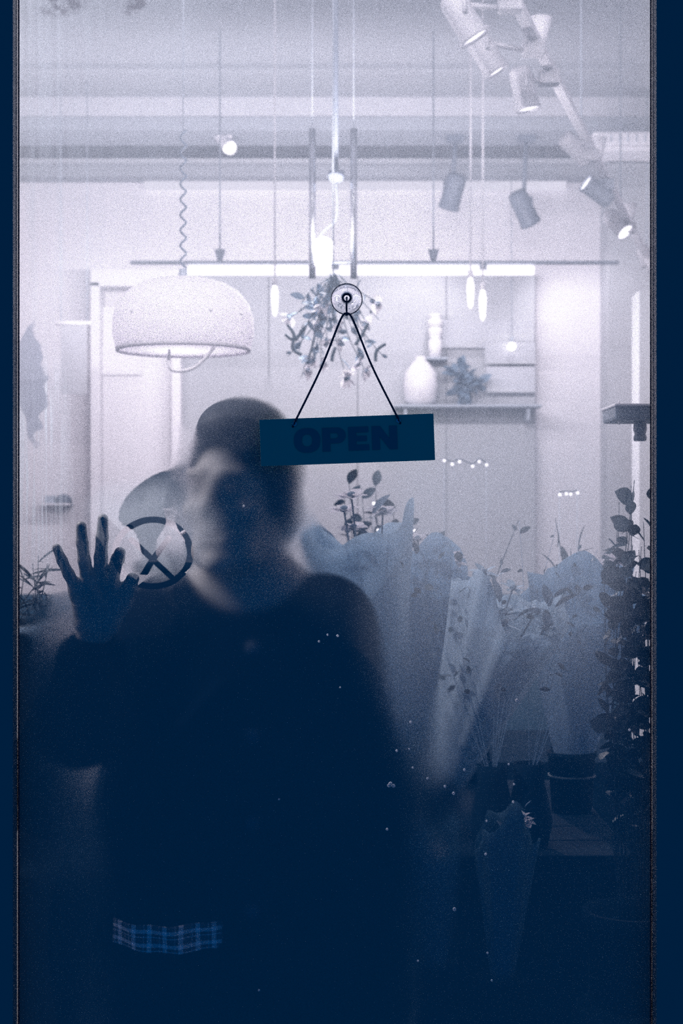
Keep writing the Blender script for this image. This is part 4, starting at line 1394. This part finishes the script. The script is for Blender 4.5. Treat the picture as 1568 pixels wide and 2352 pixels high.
tube('foot_rail', [(xa + 0.02, cy - 0.385, 0.3), (xb - 0.02, cy - 0.385, 0.3)], 0.012, M['dark'], ch)
rebase(ch)
# white ceramic jug on a tall stand
y = 1.5
s = mpp(y)
v = at(392, 1290, y)
jg = thing('ceramic_jug', 'white ceramic jug glimpsed through the drawn circle', 'jug')
lathe('jug_body', [(0, 0), (26 * s, 0), (34 * s, 20 * s), (32 * s, 50 * s), (16 * s, 76 * s), (10 * s, 92 * s), (15 * s, 116 * s), (18 * s, 122 * s), (15 * s, 122 * s), (8 * s, 92 * s), (0, 70 * s)], M['ceramic'], jg, v, n=28)
tube('jug_handle', spline([v + Vector((24 * s, 0, 64 * s)), v + Vector((40 * s, 0, 78 * s)), v + Vector((34 * s, 0, 104 * s)), v + Vector((14 * s, 0, 110 * s))]), 4 * s, M['ceramic'], jg)
rebase(jg)
pd = thing('pedestal', 'dark slim pedestal under the white jug', 'stand')
lathe('pedestal_top', [(0, v.z - 0.03), (0.09, v.z - 0.03), (0.095, v.z - 0.015), (0.09, v.z), (0, v.z)], M['dark'], pd, (v.x, y, 0), n=28)
lathe('pedestal_column', [(0, 0), (0.10, 0), (0.10, 0.03), (0.04, 0.08), (0.035, v.z - 0.03)], M['dark'], pd, (v.x, y, 0), n=24)
rebase(pd)

# little metal shelf at the right edge
y = 0.75
s = mpp(y)
ms = thing('metal_tray', 'grey metal tray on a bracket at the right edge of the glass', 'tray')
a, b = at(1413, 964, y), at(1560, 929, y)
box('tray_body', (a.x, y, a.z), (b.x, y + 0.16, b.z), mat('tray_metal', (0.20, 0.25, 0.31), 0.5), ms, 0.006)
box('tray_lip', (a.x - 0.002, y - 0.004, b.z - 0.004), (b.x, y + 0.165, b.z + 0.002), M['white'], ms, 0.002)
for dz in (-1, 1):
    q = at(1425, 964 if dz < 0 else 929, y)
    tube('pin', [q + Vector((0, 0.02, 0)), q + Vector((0, 0.02, dz * 10 * s))], 2 * s, M['white'], ms)
q = at(1482, 964, y)
lathe('bracket_knob', [(0, -46 * s), (14 * s, -46 * s), (16 * s, -38 * s), (13 * s, -30 * s), (16 * s, -20 * s), (15 * s, -6 * s), (10 * s, 0)], M['grey'], ms, q + Vector((0, 0.06, 0)), n=20)
q2 = at(1548, 964, y)
tube('bracket_post', [(q2.x, y + 0.08, at(0, 940, y).z), (q2.x, y + 0.08, 0.0)], 0.012, M['white'], ms)
rebase(ms)
# pale post at the right edge
struct(box('trim_7', (at(1466, 0, 3.4).x, 3.4, 0), (at(1466, 0, 3.4).x + 0.14, 3.54, py_z(668, 3.4)), M['slate'], None, 0.004))
